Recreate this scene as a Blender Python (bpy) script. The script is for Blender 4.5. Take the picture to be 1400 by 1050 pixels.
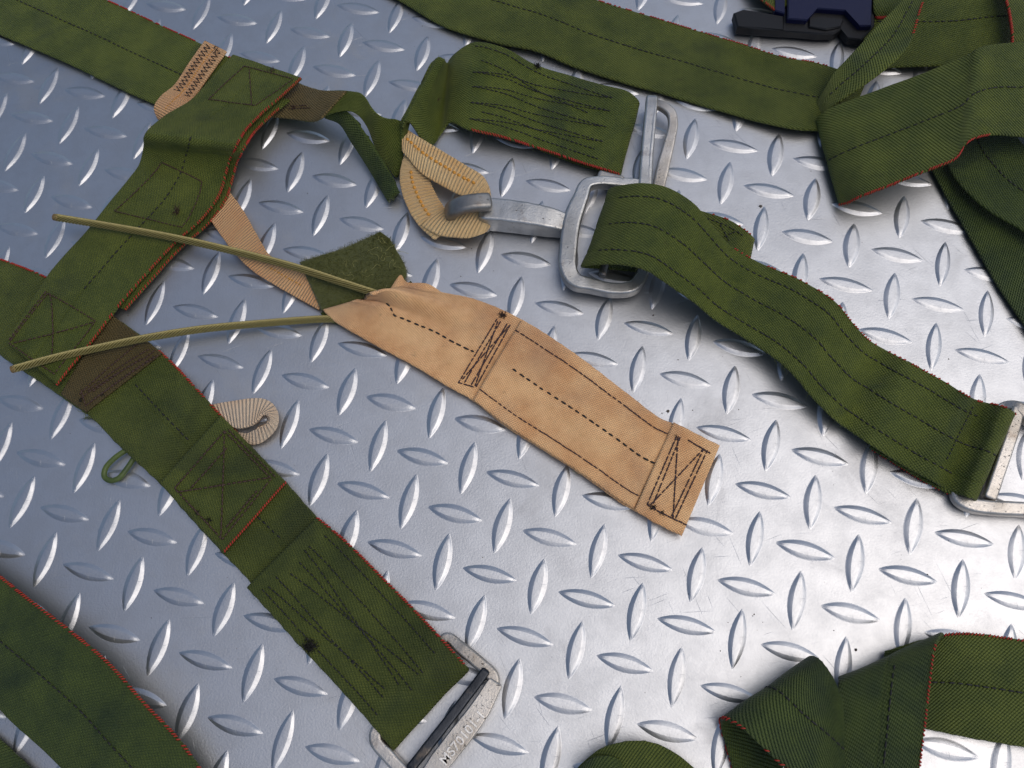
import bpy, math, random
import numpy as np
from mathutils import Vector, Matrix, noise

random.seed(7)
scene = bpy.context.scene
for o in list(bpy.data.objects):
    bpy.data.objects.remove(o)

# ------------------------------------------------------------------ camera
PITCH = 0.025                       # spacing of the tread lugs, metres
FPX, CX, CY = 1186.36, 700.0, 525.0  # focal length in pixels of the 1400 px wide photo
RV = np.array([2.78743219, 0.346143254, -0.123944525])
TV = np.array([5.59684518, 4.23676551, 16.9955819])

def rodrigues(r):
    t = np.linalg.norm(r); k = r / t
    K = np.array([[0, -k[2], k[1]], [k[2], 0, -k[0]], [-k[1], k[0], 0]])
    return np.eye(3) + np.sin(t) * K + (1 - np.cos(t)) * K @ K

RC = rodrigues(RV)
HEAD = math.atan2(RC[0, 1], RC[0, 0])
ch, sh = math.cos(-HEAD), math.sin(-HEAD)
RW = np.array([[ch, -sh, 0], [sh, ch, 0], [0, 0, 1]])      # lattice axes -> world axes
LAT0 = np.array([-6.3, 2.6, 0.0])                          # lattice point at the world origin
CAMPOS = RW @ ((-RC.T @ TV) - LAT0) * PITCH
RIGHT, DOWN, FWD = RW @ RC[0], RW @ RC[1], RW @ RC[2]

def px(x, y, z=0.0):
    """photo pixel + height above the plate in mm -> world point"""
    d = RIGHT * ((x - CX) / FPX) + DOWN * ((y - CY) / FPX) + FWD
    return CAMPOS + d * ((z * 0.001 - CAMPOS[2]) / d[2])

def to_px(P):
    v = np.asarray(P) - CAMPOS
    w = v @ FWD
    return np.stack([CX + FPX * (v @ RIGHT) / w, CY + FPX * (v @ DOWN) / w], -1)

cam = bpy.data.cameras.new('camera')
cam_ob = bpy.data.objects.new('camera', cam)
scene.collection.objects.link(cam_ob)
M = Matrix.Identity(4)
for r in range(3):
    M[r][0], M[r][1], M[r][2], M[r][3] = RIGHT[r], -DOWN[r], -FWD[r], CAMPOS[r]
cam_ob.matrix_world = M
cam.sensor_width = 36.0
cam.lens = 36.0 * FPX / 1400.0
cam.clip_start = 0.01
cam.clip_end = 100.0
scene.camera = cam_ob

# ------------------------------------------------------------------ light
SUN_EL, SUN_AZ = 63.0, 98.0        # azimuth clockwise from +Y
world = bpy.data.worlds.new('World'); scene.world = world
world.use_nodes = True
wn = world.node_tree.nodes; wl = world.node_tree.links
sky = wn.new('ShaderNodeTexSky'); sky.sky_type = 'NISHITA'; sky.sun_disc = False
sky.sun_elevation = math.radians(SUN_EL); sky.sun_rotation = math.radians(SUN_AZ)
sky.air_density = 1.0; sky.dust_density = 2.0; sky.ozone_density = 1.0
hz = wn.new('ShaderNodeHueSaturation'); hz.inputs['Saturation'].default_value = 1.0   # thin veil of cloud
wl.new(sky.outputs[0], hz.inputs['Color']); wl.new(hz.outputs[0], wn['Background'].inputs[0])
wn['Background'].inputs[1].default_value = 0.12
sun = bpy.data.lights.new('sun', 'SUN')
sun.energy = 1.4; sun.angle = math.radians(64); sun.color = (1.0, 0.96, 0.9)
sun_ob = bpy.data.objects.new('sun', sun); scene.collection.objects.link(sun_ob)
e, a = math.radians(SUN_EL), math.radians(SUN_AZ)
sdir = Vector((math.cos(e) * math.sin(a), math.cos(e) * math.cos(a), math.sin(e)))
sun_ob.rotation_euler = sdir.to_track_quat('Z', 'Y').to_euler()
sun_ob.location = sdir * 3
scene.view_settings.view_transform = 'Standard'
scene.view_settings.look = 'None'
scene.view_settings.gamma = 1.0
scene.view_settings.use_curve_mapping = False
scene.view_settings.exposure = -0.02

# ------------------------------------------------------------------ objects
def mesh_object(name, verts, faces, mat, parent=None, uvs=None, smooth=True, kind=None):
    org = np.array(parent['_org']) if parent is not None and '_org' in parent else np.zeros(3)
    v = np.asarray(verts, float) - org
    me = bpy.data.meshes.new(name)
    me.from_pydata([tuple(p) for p in v], [], faces)
    me.update()
    if uvs is not None:
        uvl = me.uv_layers.new(name='UVMap')
        idx = np.empty(len(me.loops), dtype=np.int32)
        me.loops.foreach_get('vertex_index', idx)
        uvl.data.foreach_set('uv', np.asarray(uvs, dtype=np.float32)[idx].ravel())
    if smooth:
        me.polygons.foreach_set('use_smooth', [True] * len(me.polygons))
    if mat is not None:
        me.materials.append(mat)
    ob = bpy.data.objects.new(name, me)
    scene.collection.objects.link(ob)
    if parent is not None:
        ob.parent = parent
        ob['_org'] = tuple(org)
    if kind:
        ob['kind'] = kind
    return ob

def thing(name, label, cat, at, group=None):
    o = bpy.data.objects.new(name, None)
    o.empty_display_size = 0.01
    scene.collection.objects.link(o)
    p = px(at[0], at[1], 0)
    o.location = p
    o['_org'] = tuple(p)
    o['label'] = label; o['category'] = cat
    if group:
        o['group'] = group
    return o

# ------------------------------------------------------------------ materials
class NT:
    def __init__(s, name):
        s.m = bpy.data.materials.new(name); s.m.use_nodes = True
        s.n = s.m.node_tree.nodes; s.l = s.m.node_tree.links
        s.b = s.n['Principled BSDF']
    def set(s, **k):
        for a_, v in k.items():
            s.put(s.b.inputs[a_.replace('_', ' ')], v)
    def put(s, sock, v):
        if isinstance(v, bpy.types.NodeSocket):
            s.l.new(v, sock)
        elif isinstance(v, tuple) and len(v) == 3 and sock.type == 'RGBA':
            sock.default_value = (*v, 1)
        else:
            sock.default_value = v
    def math(s, op, a_, b=0.0, c=None):
        nd = s.n.new('ShaderNodeMath'); nd.operation = op
        s.put(nd.inputs[0], a_); s.put(nd.inputs[1], b)
        if c is not None:
            s.put(nd.inputs[2], c)
        return nd.outputs[0]
    def noise(s, vec, scale, detail=3.0, rough=0.55, dist=0.0):
        nd = s.n.new('ShaderNodeTexNoise')
        s.l.new(vec, nd.inputs['Vector'])
        nd.inputs['Scale'].default_value = scale; nd.inputs['Detail'].default_value = detail
        nd.inputs['Roughness'].default_value = rough; nd.inputs['Distortion'].default_value = dist
        return nd.outputs[0]
    def ramp(s, fac, lo, hi):
        nd = s.n.new('ShaderNodeMapRange'); nd.interpolation_type = 'SMOOTHSTEP'
        s.l.new(fac, nd.inputs[0]); nd.inputs[1].default_value = lo; nd.inputs[2].default_value = hi
        return nd.outputs[0]
    def mix(s, f, a_, b, mode='MIX'):
        nd = s.n.new('ShaderNodeMix'); nd.data_type = 'RGBA'; nd.blend_type = mode
        s.put(nd.inputs[0], f); s.put(nd.inputs[6], a_); s.put(nd.inputs[7], b)
        return nd.outputs[2]
    def coords(s, which):
        nd = s.n.new('ShaderNodeTexCoord'); return nd.outputs[which]
    def sep(s, v):
        nd = s.n.new('ShaderNodeSeparateXYZ'); s.l.new(v, nd.inputs[0]); return nd.outputs
    def scale(s, v, vec):
        nd = s.n.new('ShaderNodeMapping'); s.l.new(v, nd.inputs[0]); nd.inputs['Scale'].default_value = vec
        return nd.outputs[0]
    def bump(s, h, dist, strength=1.0, normal=None):
        nd = s.n.new('ShaderNodeBump'); s.l.new(h, nd.inputs['Height'])
        nd.inputs['Distance'].default_value = dist; nd.inputs['Strength'].default_value = strength
        if normal is not None:
            s.l.new(normal, nd.inputs['Normal'])
        return nd.outputs[0]

def webbing(name, c1, c2, stain, pitch=1.25, ang=42, stain_lo=0.56, stain_hi=0.72, seed=0.0,
            bump=0.0007, cross=0.6, rough=0.50, sheen=0.10, dirt=(0.03, 0.02, 0.01)):
    t = NT(name)
    uv = t.coords('UV'); ob = t.coords('Object')
    so = t.sep(uv)
    u = t.math('MULTIPLY', so[0], 10.0); v = t.math('MULTIPLY', so[1], 10.0)
    A = math.radians(ang)
    w = t.noise(ob, 60.0, 2.0)
    ph = t.math('MULTIPLY', t.math('SUBTRACT', w, 0.5), 1.2)
    k = 2 * math.pi / pitch
    r1 = t.math('SINE', t.math('ADD', t.math('ADD', t.math('MULTIPLY', v, k * math.cos(A)),
                t.math('MULTIPLY', u, k * math.sin(A))), ph))
    k2 = 2 * math.pi / (pitch * 1.05)
    r2 = t.math('SINE', t.math('SUBTRACT', t.math('MULTIPLY', v, k2 * math.cos(1.15)),
                t.math('MULTIPLY', u, k2 * math.sin(1.15))))
    fine = t.noise(uv, 60.0, 2.0)
    h = t.math('ADD', t.math('ADD', r1, t.math('MULTIPLY', r2, cross)), t.math('MULTIPLY', fine, 1.3))
    nd = t.n.new('ShaderNodeMapping'); t.l.new(ob, nd.inputs[0]); nd.inputs['Location'].default_value = (seed, seed * .7, 0)
    obs = nd.outputs[0]
    n1 = t.ramp(t.noise(obs, 52.0, 5.0, 0.65), 0.20, 0.76)
    col = t.mix(n1, c1, c2)
    n2 = t.ramp(t.noise(obs, 21.0, 3.0, 0.55, 0.6), stain_lo, stain_hi)
    col = t.mix(t.math('MULTIPLY', n2, 0.55), col, stain)  # on green straps: weathering stains plus dark teal shading put into the colour
    n3 = t.ramp(t.noise(obs, 130.0, 5.0, 0.7), 0.60, 0.78)
    col = t.mix(t.math('MULTIPLY', n3, 0.45), col, dirt)
    # single yarns differ in dye
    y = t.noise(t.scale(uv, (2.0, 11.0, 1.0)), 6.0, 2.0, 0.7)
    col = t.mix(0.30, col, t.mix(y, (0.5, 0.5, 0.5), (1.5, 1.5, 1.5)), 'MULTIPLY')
    t.set(Base_Color=col, Roughness=rough, Sheen_Weight=sheen, Sheen_Roughness=0.5, Specular_IOR_Level=0.38,
          Normal=t.bump(h, bump))
    t.set(Sheen_Tint=(min(1, c2[0] * 5), min(1, c2[1] * 5), min(1, c2[2] * 5)))
    return t.m

G1, G2, GS = (0.050, 0.074, 0.011), (0.142, 0.168, 0.025), (0.008, 0.024, 0.022)  # GS: teal stain tone that also imitates the cloth's bluish shading
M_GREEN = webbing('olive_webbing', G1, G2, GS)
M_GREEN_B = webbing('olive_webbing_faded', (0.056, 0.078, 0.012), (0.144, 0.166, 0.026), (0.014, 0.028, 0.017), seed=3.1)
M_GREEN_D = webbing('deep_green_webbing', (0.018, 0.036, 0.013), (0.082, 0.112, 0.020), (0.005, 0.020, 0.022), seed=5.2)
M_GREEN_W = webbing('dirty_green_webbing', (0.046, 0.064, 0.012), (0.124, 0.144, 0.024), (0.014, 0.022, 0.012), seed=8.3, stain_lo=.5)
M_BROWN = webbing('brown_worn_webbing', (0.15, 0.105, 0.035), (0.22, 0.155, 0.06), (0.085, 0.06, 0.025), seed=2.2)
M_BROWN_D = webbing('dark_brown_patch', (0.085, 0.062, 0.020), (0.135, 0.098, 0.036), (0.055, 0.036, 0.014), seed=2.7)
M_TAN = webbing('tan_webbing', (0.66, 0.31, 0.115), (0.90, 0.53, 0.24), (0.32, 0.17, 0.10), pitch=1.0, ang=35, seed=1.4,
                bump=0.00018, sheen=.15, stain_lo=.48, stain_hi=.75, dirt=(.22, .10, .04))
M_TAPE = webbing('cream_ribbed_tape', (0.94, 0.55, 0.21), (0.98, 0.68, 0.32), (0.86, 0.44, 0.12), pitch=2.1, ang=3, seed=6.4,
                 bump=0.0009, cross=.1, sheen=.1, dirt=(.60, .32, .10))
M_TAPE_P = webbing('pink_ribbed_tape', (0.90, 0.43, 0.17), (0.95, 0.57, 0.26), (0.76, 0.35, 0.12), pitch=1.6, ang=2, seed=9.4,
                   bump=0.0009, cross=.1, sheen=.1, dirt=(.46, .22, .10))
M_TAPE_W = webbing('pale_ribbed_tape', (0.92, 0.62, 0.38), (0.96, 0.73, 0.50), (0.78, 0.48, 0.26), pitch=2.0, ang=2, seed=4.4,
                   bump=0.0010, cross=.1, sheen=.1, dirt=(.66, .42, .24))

def plain(name, col, rough=0.6, metal=0.0, spec=0.4, var=0.35, scale=900.0):
    t = NT(name)
    n = t.noise(t.coords('Object'), scale, 3.0)
    c2 = tuple(min(1, c * (1 + var)) for c in col); c1 = tuple(c * (1 - var) for c in col)
    t.set(Base_Color=t.mix(n, c1, c2), Roughness=rough, Metallic=metal, Specular_IOR_Level=spec)
    return t.m

M_THREAD = plain('black_thread', (0.010, 0.010, 0.010))
M_THREAD_BR = plain('brown_thread', (0.045, 0.022, 0.014))
M_THREAD_PU = plain('plum_thread', (0.040, 0.018, 0.020))
M_RED = plain('red_thread', (0.32, 0.022, 0.011), 0.7)
M_ORANGE = plain('orange_thread', (0.55, 0.24, 0.03))
M_FIBRE = plain('green_fibre', (0.10, 0.12, 0.03))
M_FELTFIBRE = plain('olive_felt_fibre', (0.095, 0.100, 0.020), 0.8)
M_PALEFIBRE = plain('pale_fibre', (0.32, 0.30, 0.10), 0.8)
M_DARKFIBRE = plain('dark_fibre', (0.012, 0.011, 0.008), 0.9)
M_GRIT = plain('grit', (0.09, 0.075, 0.06), 0.9)

def felt_mat():
    t = NT('olive_felt')
    ob = t.coords('Object')
    n = t.noise(ob, 90.0, 5.0, 0.7); f = t.noise(ob, 1400.0, 4.0, 0.7)
    t.set(Base_Color=t.mix(n, (0.040, 0.046, 0.010), (0.085, 0.088, 0.018)), Roughness=0.95, Sheen_Weight=0.4,
          Specular_IOR_Level=0.1, Normal=t.bump(f, 0.0006))
    return t.m
M_FELT = felt_mat()

def hardware_mat(name, base, dark, rough, pit_lo=0.62, rust=(0.10, 0.055, 0.03)):
    t = NT(name)
    ob = t.coords('Object')
    a_ = t.noise(ob, 45.0, 4.0, 0.6); p = t.noise(ob, 620.0, 4.0, 0.7); f = t.noise(ob, 1000.0, 4.0, 0.7)
    col = t.mix(t.ramp(a_, 0.35, 0.7), base, dark)
    pit = t.ramp(p, pit_lo, pit_lo + 0.08)
    col = t.mix(t.math('MULTIPLY', pit, 0.85), col, rust)
    wear = t.ramp(t.noise(ob, 110.0, 4.0, 0.65), 0.55, 0.72)
    col = t.mix(t.math('MULTIPLY', wear, 0.35), col, (rust[0] * 1.6, rust[1] * 1.8, rust[2] * 2))
    h = t.math('SUBTRACT', t.math('MULTIPLY', f, 0.5), t.math('MULTIPLY', pit, 0.7))
    rg = t.math('ADD', t.math('MULTIPLY', f, 0.22), rough)
    t.set(Base_Color=col, Metallic=t.math('SUBTRACT', 0.92, t.math('MULTIPLY', pit, 0.6)), Roughness=rg, Normal=t.bump(h, 0.00032))
    return t.m
M_HW = hardware_mat('worn_plated_steel', (0.50, 0.49, 0.47), (0.33, 0.32, 0.30), 0.28, 0.63)
M_HW_W = hardware_mat('worn_warm_steel', (0.54, 0.50, 0.45), (0.36, 0.32, 0.27), 0.30, 0.62)
M_HW_D = hardware_mat('grey_hook_steel', (0.30, 0.29, 0.27), (0.20, 0.19, 0.18), 0.34)
M_HW_B = hardware_mat('black_steel', (0.055, 0.058, 0.065), (0.030, 0.032, 0.036), 0.22, 0.66, (0.16, 0.11, 0.07))
M_CABLE = plain('olive_coated_cable', (0.26, 0.215, 0.075), 0.40, 0.3, 0.5, 0.25, 300.0)
M_CABLE_END = plain('brass_cable_end', (0.24, 0.15, 0.06), 0.45, 0.6)

def plastic(name, col, rough):
    t = NT(name); ob = t.coords('Object')
    n = t.noise(ob, 260.0, 4.0, 0.6); d = t.ramp(t.noise(ob, 120.0, 5.0, 0.7), 0.6, 0.75)
    t.set(Base_Color=t.mix(t.math('MULTIPLY', d, 0.3), col, (0.05, 0.045, 0.04)), Roughness=t.math('ADD', t.math('MULTIPLY', n, .2), rough),
          Specular_IOR_Level=0.3, Normal=t.bump(t.noise(ob, 1800.0, 2.0), 0.0001))
    return t.m
M_PLASTIC = plastic('black_plastic', (0.006, 0.006, 0.007), 0.42)
M_PLASTIC_SKY = plastic('sky_tinted_black_plastic', (0.006, 0.007, 0.032), 0.30)  # black plastic with the blue sky reflection painted into its base colour

def plate_mat():
    t = NT('tread_plate_metal')
    ob = t.coords('Object')
    big = t.noise(ob, 7.0, 4.0, 0.6); mid = t.noise(ob, 60.0, 5.0, 0.65); fine = t.noise(ob, 900.0, 3.0, 0.6)
    sc = t.noise(t.scale(ob, (40.0, 900.0, 40.0)), 1.0, 3.0, 0.6)          # drawing marks along the sheet
    sc2 = t.noise(t.scale(ob, (700.0, 60.0, 60.0)), 1.0, 3.0, 0.6)
    col = t.mix(t.ramp(mid, 0.35, 0.68), (0.54, 0.54, 0.545), (0.48, 0.48, 0.485))
    dirt = t.ramp(t.noise(ob, 340.0, 6.0, 0.75), 0.62, 0.78)
    col = t.mix(t.math('MULTIPLY', dirt, 0.5), col, (0.20, 0.18, 0.16))
    col = t.mix(t.math('MULTIPLY', t.ramp(big, .45, .7), 0.18), col, (0.31, 0.31, 0.315))
    scr = None
    for ang_, sd_ in ((0.35, 0.0), (-0.9, 3.0), (1.9, 7.0), (0.05, 9.0)):
        nd = t.n.new('ShaderNodeMapping'); t.l.new(ob, nd.inputs[0]); nd.vector_type = 'TEXTURE'; nd.inputs['Rotation'].default_value = (0, 0, ang_)
        nd.inputs['Location'].default_value = (sd_, sd_, 0); nd.inputs['Scale'].default_value = (1 / 24.0, 1 / 1300.0, 1.0)
        q = t.ramp(t.noise(nd.outputs[0], 1.0, 2.0, 0.5, 0.15), 0.70, 0.76)
        scr = q if scr is None else t.math('MAXIMUM', scr, q)
    patch = t.ramp(t.noise(ob, 26.0, 4.0, 0.6), 0.46, 0.60)
    scr = t.math('MULTIPLY', scr, patch)
    stain = t.ramp(t.noise(ob, 15.0, 6.0, 0.7, 0.5), 0.55, 0.68)
    col = t.mix(t.math('MULTIPLY', stain, 0.22), col, (0.35, 0.335, 0.32))
    col = t.mix(t.math('MULTIPLY', scr, 0.38), col, (0.28, 0.28, 0.28))
    rg = t.math('ADD', t.math('ADD', t.math('MULTIPLY', mid, 0.10), t.math('MULTIPLY', fine, 0.08)), t.math('ADD', t.math('MULTIPLY', stain, 0.06), 0.35))
    h = t.math('ADD', t.math('MULTIPLY', sc, 0.12), t.math('ADD', t.math('MULTIPLY', sc2, 0.10), t.math('MULTIPLY', fine, 0.9)))
    t.set(Base_Color=col, Metallic=1.0, Roughness=rg, Normal=t.bump(t.math('SUBTRACT', h, t.math('MULTIPLY', scr, 0.6)), 0.00008))
    return t.m
M_PLATE = plate_mat()

# ------------------------------------------------------------------ shape helpers
def catmull(K, T, tt):
    out = np.empty((len(tt), K.shape[1]))
    n = len(T)
    tan = np.empty_like(K)
    for i in range(n):
        if i == 0:
            tan[i] = (K[1] - K[0]) / (T[1] - T[0])
        elif i == n - 1:
            tan[i] = (K[-1] - K[-2]) / (T[-1] - T[-2])
        else:
            d0, d1 = T[i] - T[i - 1], T[i + 1] - T[i]
            tan[i] = ((K[i] - K[i - 1]) / d0 * d1 + (K[i + 1] - K[i]) / d1 * d0) / (d0 + d1)
    s = np.clip(np.searchsorted(T, tt, 'right') - 1, 0, n - 2)
    for q, (t, i) in enumerate(zip(tt, s)):
        d = T[i + 1] - T[i]; x = (t - T[i]) / d
        h00 = 2 * x**3 - 3 * x**2 + 1; h10 = x**3 - 2 * x**2 + x; h01 = -2 * x**3 + 3 * x**2; h11 = x**3 - x**2
        out[q] = h00 * K[i] + h10 * d * tan[i] + h01 * K[i + 1] + h11 * d * tan[i + 1]
    return out

BS = np.array([0, .004, .014, .035, .07, .105, .14, .157, .17, .183, .20, .24, .28, .32, .36, .40, .44, .47, .486, .5, .514, .53, .56, .60, .64, .68, .72, .76, .80, .817, .83, .843, .86, .895, .93, .965, .986, .996, 1.0])

class Ribbon:
    """a strap of webbing: pairs of edge points (photo pixel x, y, height mm), swept with real thickness"""
    def __init__(s, name, secs, mat, parent, th=1.9, disp=None, wav=1.0, ui=None, ds=1.3, wfreq=24.0, cup=0.0, groove=()):
        L = np.array([px(*a_) for a_, b in secs]); R = np.array([px(*b) for a_, b in secs])
        K = np.hstack([L, R])
        dist = 0.5 * (np.linalg.norm(np.diff(L, axis=0), axis=1) + np.linalg.norm(np.diff(R, axis=0), axis=1))
        T = np.r_[0, np.cumsum(np.maximum(dist, 1e-4) ** 0.6)]
        dense = catmull(K, T, np.linspace(0, T[-1], 60 * (len(secs) - 1) + 1))
        C = (dense[:, :3] + dense[:, 3:]) / 2
        dd = 0.5 * (np.linalg.norm(np.diff(dense[:, :3], axis=0), axis=1) + np.linalg.norm(np.diff(dense[:, 3:], axis=0), axis=1))
        S = np.r_[0, np.cumsum(dd)]
        n = max(4, int(S[-1] / (ds * 0.001)))
        tt = np.interp(np.linspace(0, S[-1], n + 1), S, np.linspace(0, T[-1], len(S)))
        G = catmull(K, T, tt)
        s.len = S[-1] * 1000
        P = G[:, None, :3] * (1 - BS)[None, :, None] + G[:, None, 3:] * BS[None, :, None]
        N = s.normals(P)
        if ui is None:
            k = n // 2
        else:
            k = int(np.clip(np.interp(T[ui], tt, np.arange(n + 1)), 1, n - 1))
        s.sgn = 1.0 if N[k, len(BS) // 2, 2] >= 0 else -1.0
        N = N * s.sgn
        off = np.zeros(P.shape[:2])
        for i in range(P.shape[0]):
            for j in range(0, P.shape[1]):
                p = P[i, j]
                off[i, j] = wav * (noise.noise(Vector(p) * wfreq) + 0.4 * noise.noise(Vector(p) * wfreq * 3.1))
                if disp:
                    off[i, j] += disp(i / n, BS[j])
        for g_ in groove:                               # rows of stitches pull the cloth in
            off -= 0.38 * np.exp(-((BS - g_) / .014) ** 2)[None, :] * (0.75 + 0.25 * np.sin(np.arange(n + 1) * ds / 3.7 * 2 * math.pi))[:, None]
        if cup:
            off += cup * (1 - (2 * BS - 1) ** 2)[None, :]
        P = P + N * off[:, :, None] * 0.001
        # uneven selvedge
        rag = np.array([0.12 * math.sin(i * ds * 4.1) + 0.25 * noise.noise(Vector((i * ds * 0.35, secs[0][0][0] * .01, 0))) for i in range(n + 1)]) * 0.001
        B = P[:, -1] - P[:, 0]; B /= np.linalg.norm(B, axis=1)[:, None]
        P[:, 0] -= B * rag[:, None]; P[:, -1] += B * rag[::-1, None]
        N = s.normals(P) * s.sgn
        s.P, s.N, s.n = P, N, n
        s.W = np.linalg.norm(P[:, -1] - P[:, 0], axis=1).mean() * 1000
        s.th = th
        half = th * 0.0005 * np.sqrt(np.clip(1 - np.clip((np.abs(2 * BS - 1) - 0.955) / 0.045, 0, 1) ** 2, 0, 1))
        s.half = half
        nb = len(BS)
        top = P + N * half[None, :, None]; bot = P - N * half[None, :, None]
        ring = 2 * nb - 2
        V = np.concatenate([top, bot[:, -2:0:-1]], axis=1).reshape(-1, 3)
        bu = np.r_[BS, BS[-2:0:-1]] * s.W / 10
        UV = np.stack([np.tile(bu, n + 1), np.repeat(np.arange(n + 1) * s.len / n / 10, ring)], -1)
        F = []
        for i in range(n):
            for j in range(ring):
                a_, b = i * ring + j, i * ring + (j + 1) % ring
                F.append((a_, b, b + ring, a_ + ring) if s.sgn < 0 else (a_, a_ + ring, b + ring, b))
        c0 = tuple(range(ring)); c1 = tuple(n * ring + q for q in range(ring))
        F.append(c0 if s.sgn > 0 else c0[::-1]); F.append(c1[::-1] if s.sgn > 0 else c1)
        s.ob = mesh_object(name, V, F, mat, parent, UV)
        s.parent = parent
        s.Q = to_px(P)
    @staticmethod
    def normals(P):
        da = np.gradient(P, axis=0); db = np.gradient(P, axis=1)
        N = np.cross(da, db); N /= np.maximum(np.linalg.norm(N, axis=2), 1e-12)[:, :, None]
        return N
    def at(s, a_, b, lift=0.0):
        """point on the upper face, a along 0..1, b across 0..1, lift in mm"""
        x = min(max(a_, 0), 1) * s.n; i = min(int(x), s.n - 1); fx = x - i
        b = min(max(b, 0), 1); j = min(int(np.searchsorted(BS, b, 'right')) - 1, len(BS) - 2); fy = (b - BS[j]) / (BS[j + 1] - BS[j])
        def lerp(A):
            return (A[i, j] * (1 - fx) + A[i + 1, j] * fx) * (1 - fy) + (A[i, j + 1] * (1 - fx) + A[i + 1, j + 1] * fx) * fy
        h = s.half[j] * (1 - fy) + s.half[j + 1] * fy
        return lerp(s.P) + lerp(s.N) * (h + lift * 0.001)
    def find(s, x, y):
        """(a, b) of the topmost strap point that the photo shows at this pixel"""
        d = np.hypot(s.Q[:, :, 0] - x, s.Q[:, :, 1] - y)
        d = d + np.where(s.N[:, :, 2] > 0, 0, 40) - s.P[:, :, 2] * 150
        i, j = np.unravel_index(np.argmin(d), d.shape)
        i = min(max(i, 1), s.n - 1); j = min(max(j, 1), len(BS) - 2)
        ga = (s.Q[i + 1, j] - s.Q[i - 1, j]) * s.n / 2; gb = (s.Q[i, j + 1] - s.Q[i, j - 1]) / (BS[j + 1] - BS[j - 1])
        try:
            da, db = np.linalg.solve(np.stack([ga, gb], -1), np.array([x, y]) - s.Q[i, j])
        except Exception:
            da = db = 0
        lim = 3.0 / s.n
        return (min(max(i / s.n + max(-lim, min(lim, da)), 0), 1), min(max(BS[j] + max(-.06, min(.06, db)), 0.0), 1.0))

def tubes(name, paths, mat, parent, sides=5, kind='stuff'):
    """paths: list of (points [k,3], radii in mm [k]); joined into one mesh of small round strands"""
    V, F = [], []
    ang = np.arange(sides) * 2 * math.pi / sides
    for pts, rad in paths:
        pts = np.asarray(pts); k = len(pts)
        tg = np.gradient(pts, axis=0); tg /= np.maximum(np.linalg.norm(tg, axis=1), 1e-12)[:, None]
        up = np.array([0, 0, 1.0])
        sd = np.cross(tg, up)
        bad = np.linalg.norm(sd, axis=1) < 1e-3
        sd[bad] = np.array([1.0, 0, 0])
        sd /= np.linalg.norm(sd, axis=1)[:, None]
        nn = np.cross(sd, tg)
        base = len(V)
        for i in range(k):
            r = rad[i] * 0.001
            for w in ang:
                V.append(pts[i] + (sd[i] * math.cos(w) + nn[i] * math.sin(w)) * r)
        for i in range(k - 1):
            for j in range(sides):
                a_, b = base + i * sides + j, base + i * sides + (j + 1) % sides
                F.append((a_, b, b + sides, a_ + sides))
        F.append(tuple(base + j for j in range(sides))[::-1]); F.append(tuple(base + (k - 1) * sides + j for j in range(sides)))
    if not V:
        return None
    return mesh_object(name, V, F, mat, parent, kind=kind)

def seam(name, rb, lines, mat, pitch=3.3, fill=0.72, r=0.42, pixel=True, parent=None, jit=0.25, lift=0.05, slant=0.0):
    """rows of single stitches sewn into a strap; lines of photo pixels or of (a, b) strap coordinates"""
    paths = []
    for ln in lines:
        ab = [rb.find(*q) for q in ln] if pixel else ln
        pts = []
        for q in range(len(ab) - 1):
            m = 40
            for w in range(m):
                f = w / m
                pts.append((ab[q][0] + (ab[q + 1][0] - ab[q][0]) * f, ab[q][1] + (ab[q + 1][1] - ab[q][1]) * f))
        pts.append(ab[-1])
        W = np.array([rb.at(a_, b) for a_, b in pts])
        S = np.r_[0, np.cumsum(np.linalg.norm(np.diff(W, axis=0), axis=1))] * 1000
        A = np.array(pts)
        k = 0.0
        while k < S[-1] - pitch * 0.4:
            s0, s1 = k, k + pitch * fill * random.uniform(1 - jit, 1 + jit)
            row = []
            jb = random.uniform(-jit, jit) * 0.4 / rb.W
            for f, lf in ((0, -0.25), (.2, .6), (.5, 1.0), (.8, .6), (1, -0.25)):
                s_ = min(s0 + (s1 - s0) * f, S[-1])
                a_ = np.interp(s_, S, A[:, 0]); b = np.interp(s_, S, A[:, 1]) + jb + slant * (f - .5) / rb.W
                row.append(rb.at(a_, b, lift + lf * r * .6))
            paths.append((row, [r * .55, r * .95, r, r * .95, r * .55]))
            k += pitch * random.uniform(1 - jit * .3, 1 + jit * .3)
    return tubes(name, paths, mat, parent or rb.ob)

def edge_yarn(name, rb, side, a0, a1, mat=None, pitch=1.5, r=0.38, skip=0.12):
    """coloured overlock stitches wrapped round a selvedge"""
    mat = mat or M_RED
    paths = []
    s = a0 * rb.len
    while s < a1 * rb.len:
        if random.random() > skip:
            row = []
            q = random.uniform(.8, 1.15)
            for f in (0, .3, .65, 1):
                a_ = (s + f * 1.5 * q) / rb.len
                ins = (0.9 - 1.0 * f) / rb.W
                b = ins if side == 0 else 1 - ins
                p = rb.at(a_, b, 0.12 + 0.25 * math.sin(f * math.pi))
                i = min(int(a_ * rb.n), rb.n); Bv = rb.P[i, -1] - rb.P[i, 0]; Bv = Bv / np.linalg.norm(Bv)
                if f > .6:
                    p = p + (-Bv if side == 0 else Bv) * 0.00025
                row.append(p)
            paths.append((row, [r * .6, r, r, r * .6]))
        s += pitch * random.uniform(.85, 1.2)
    return tubes(name, paths, mat, rb.ob)

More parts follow.
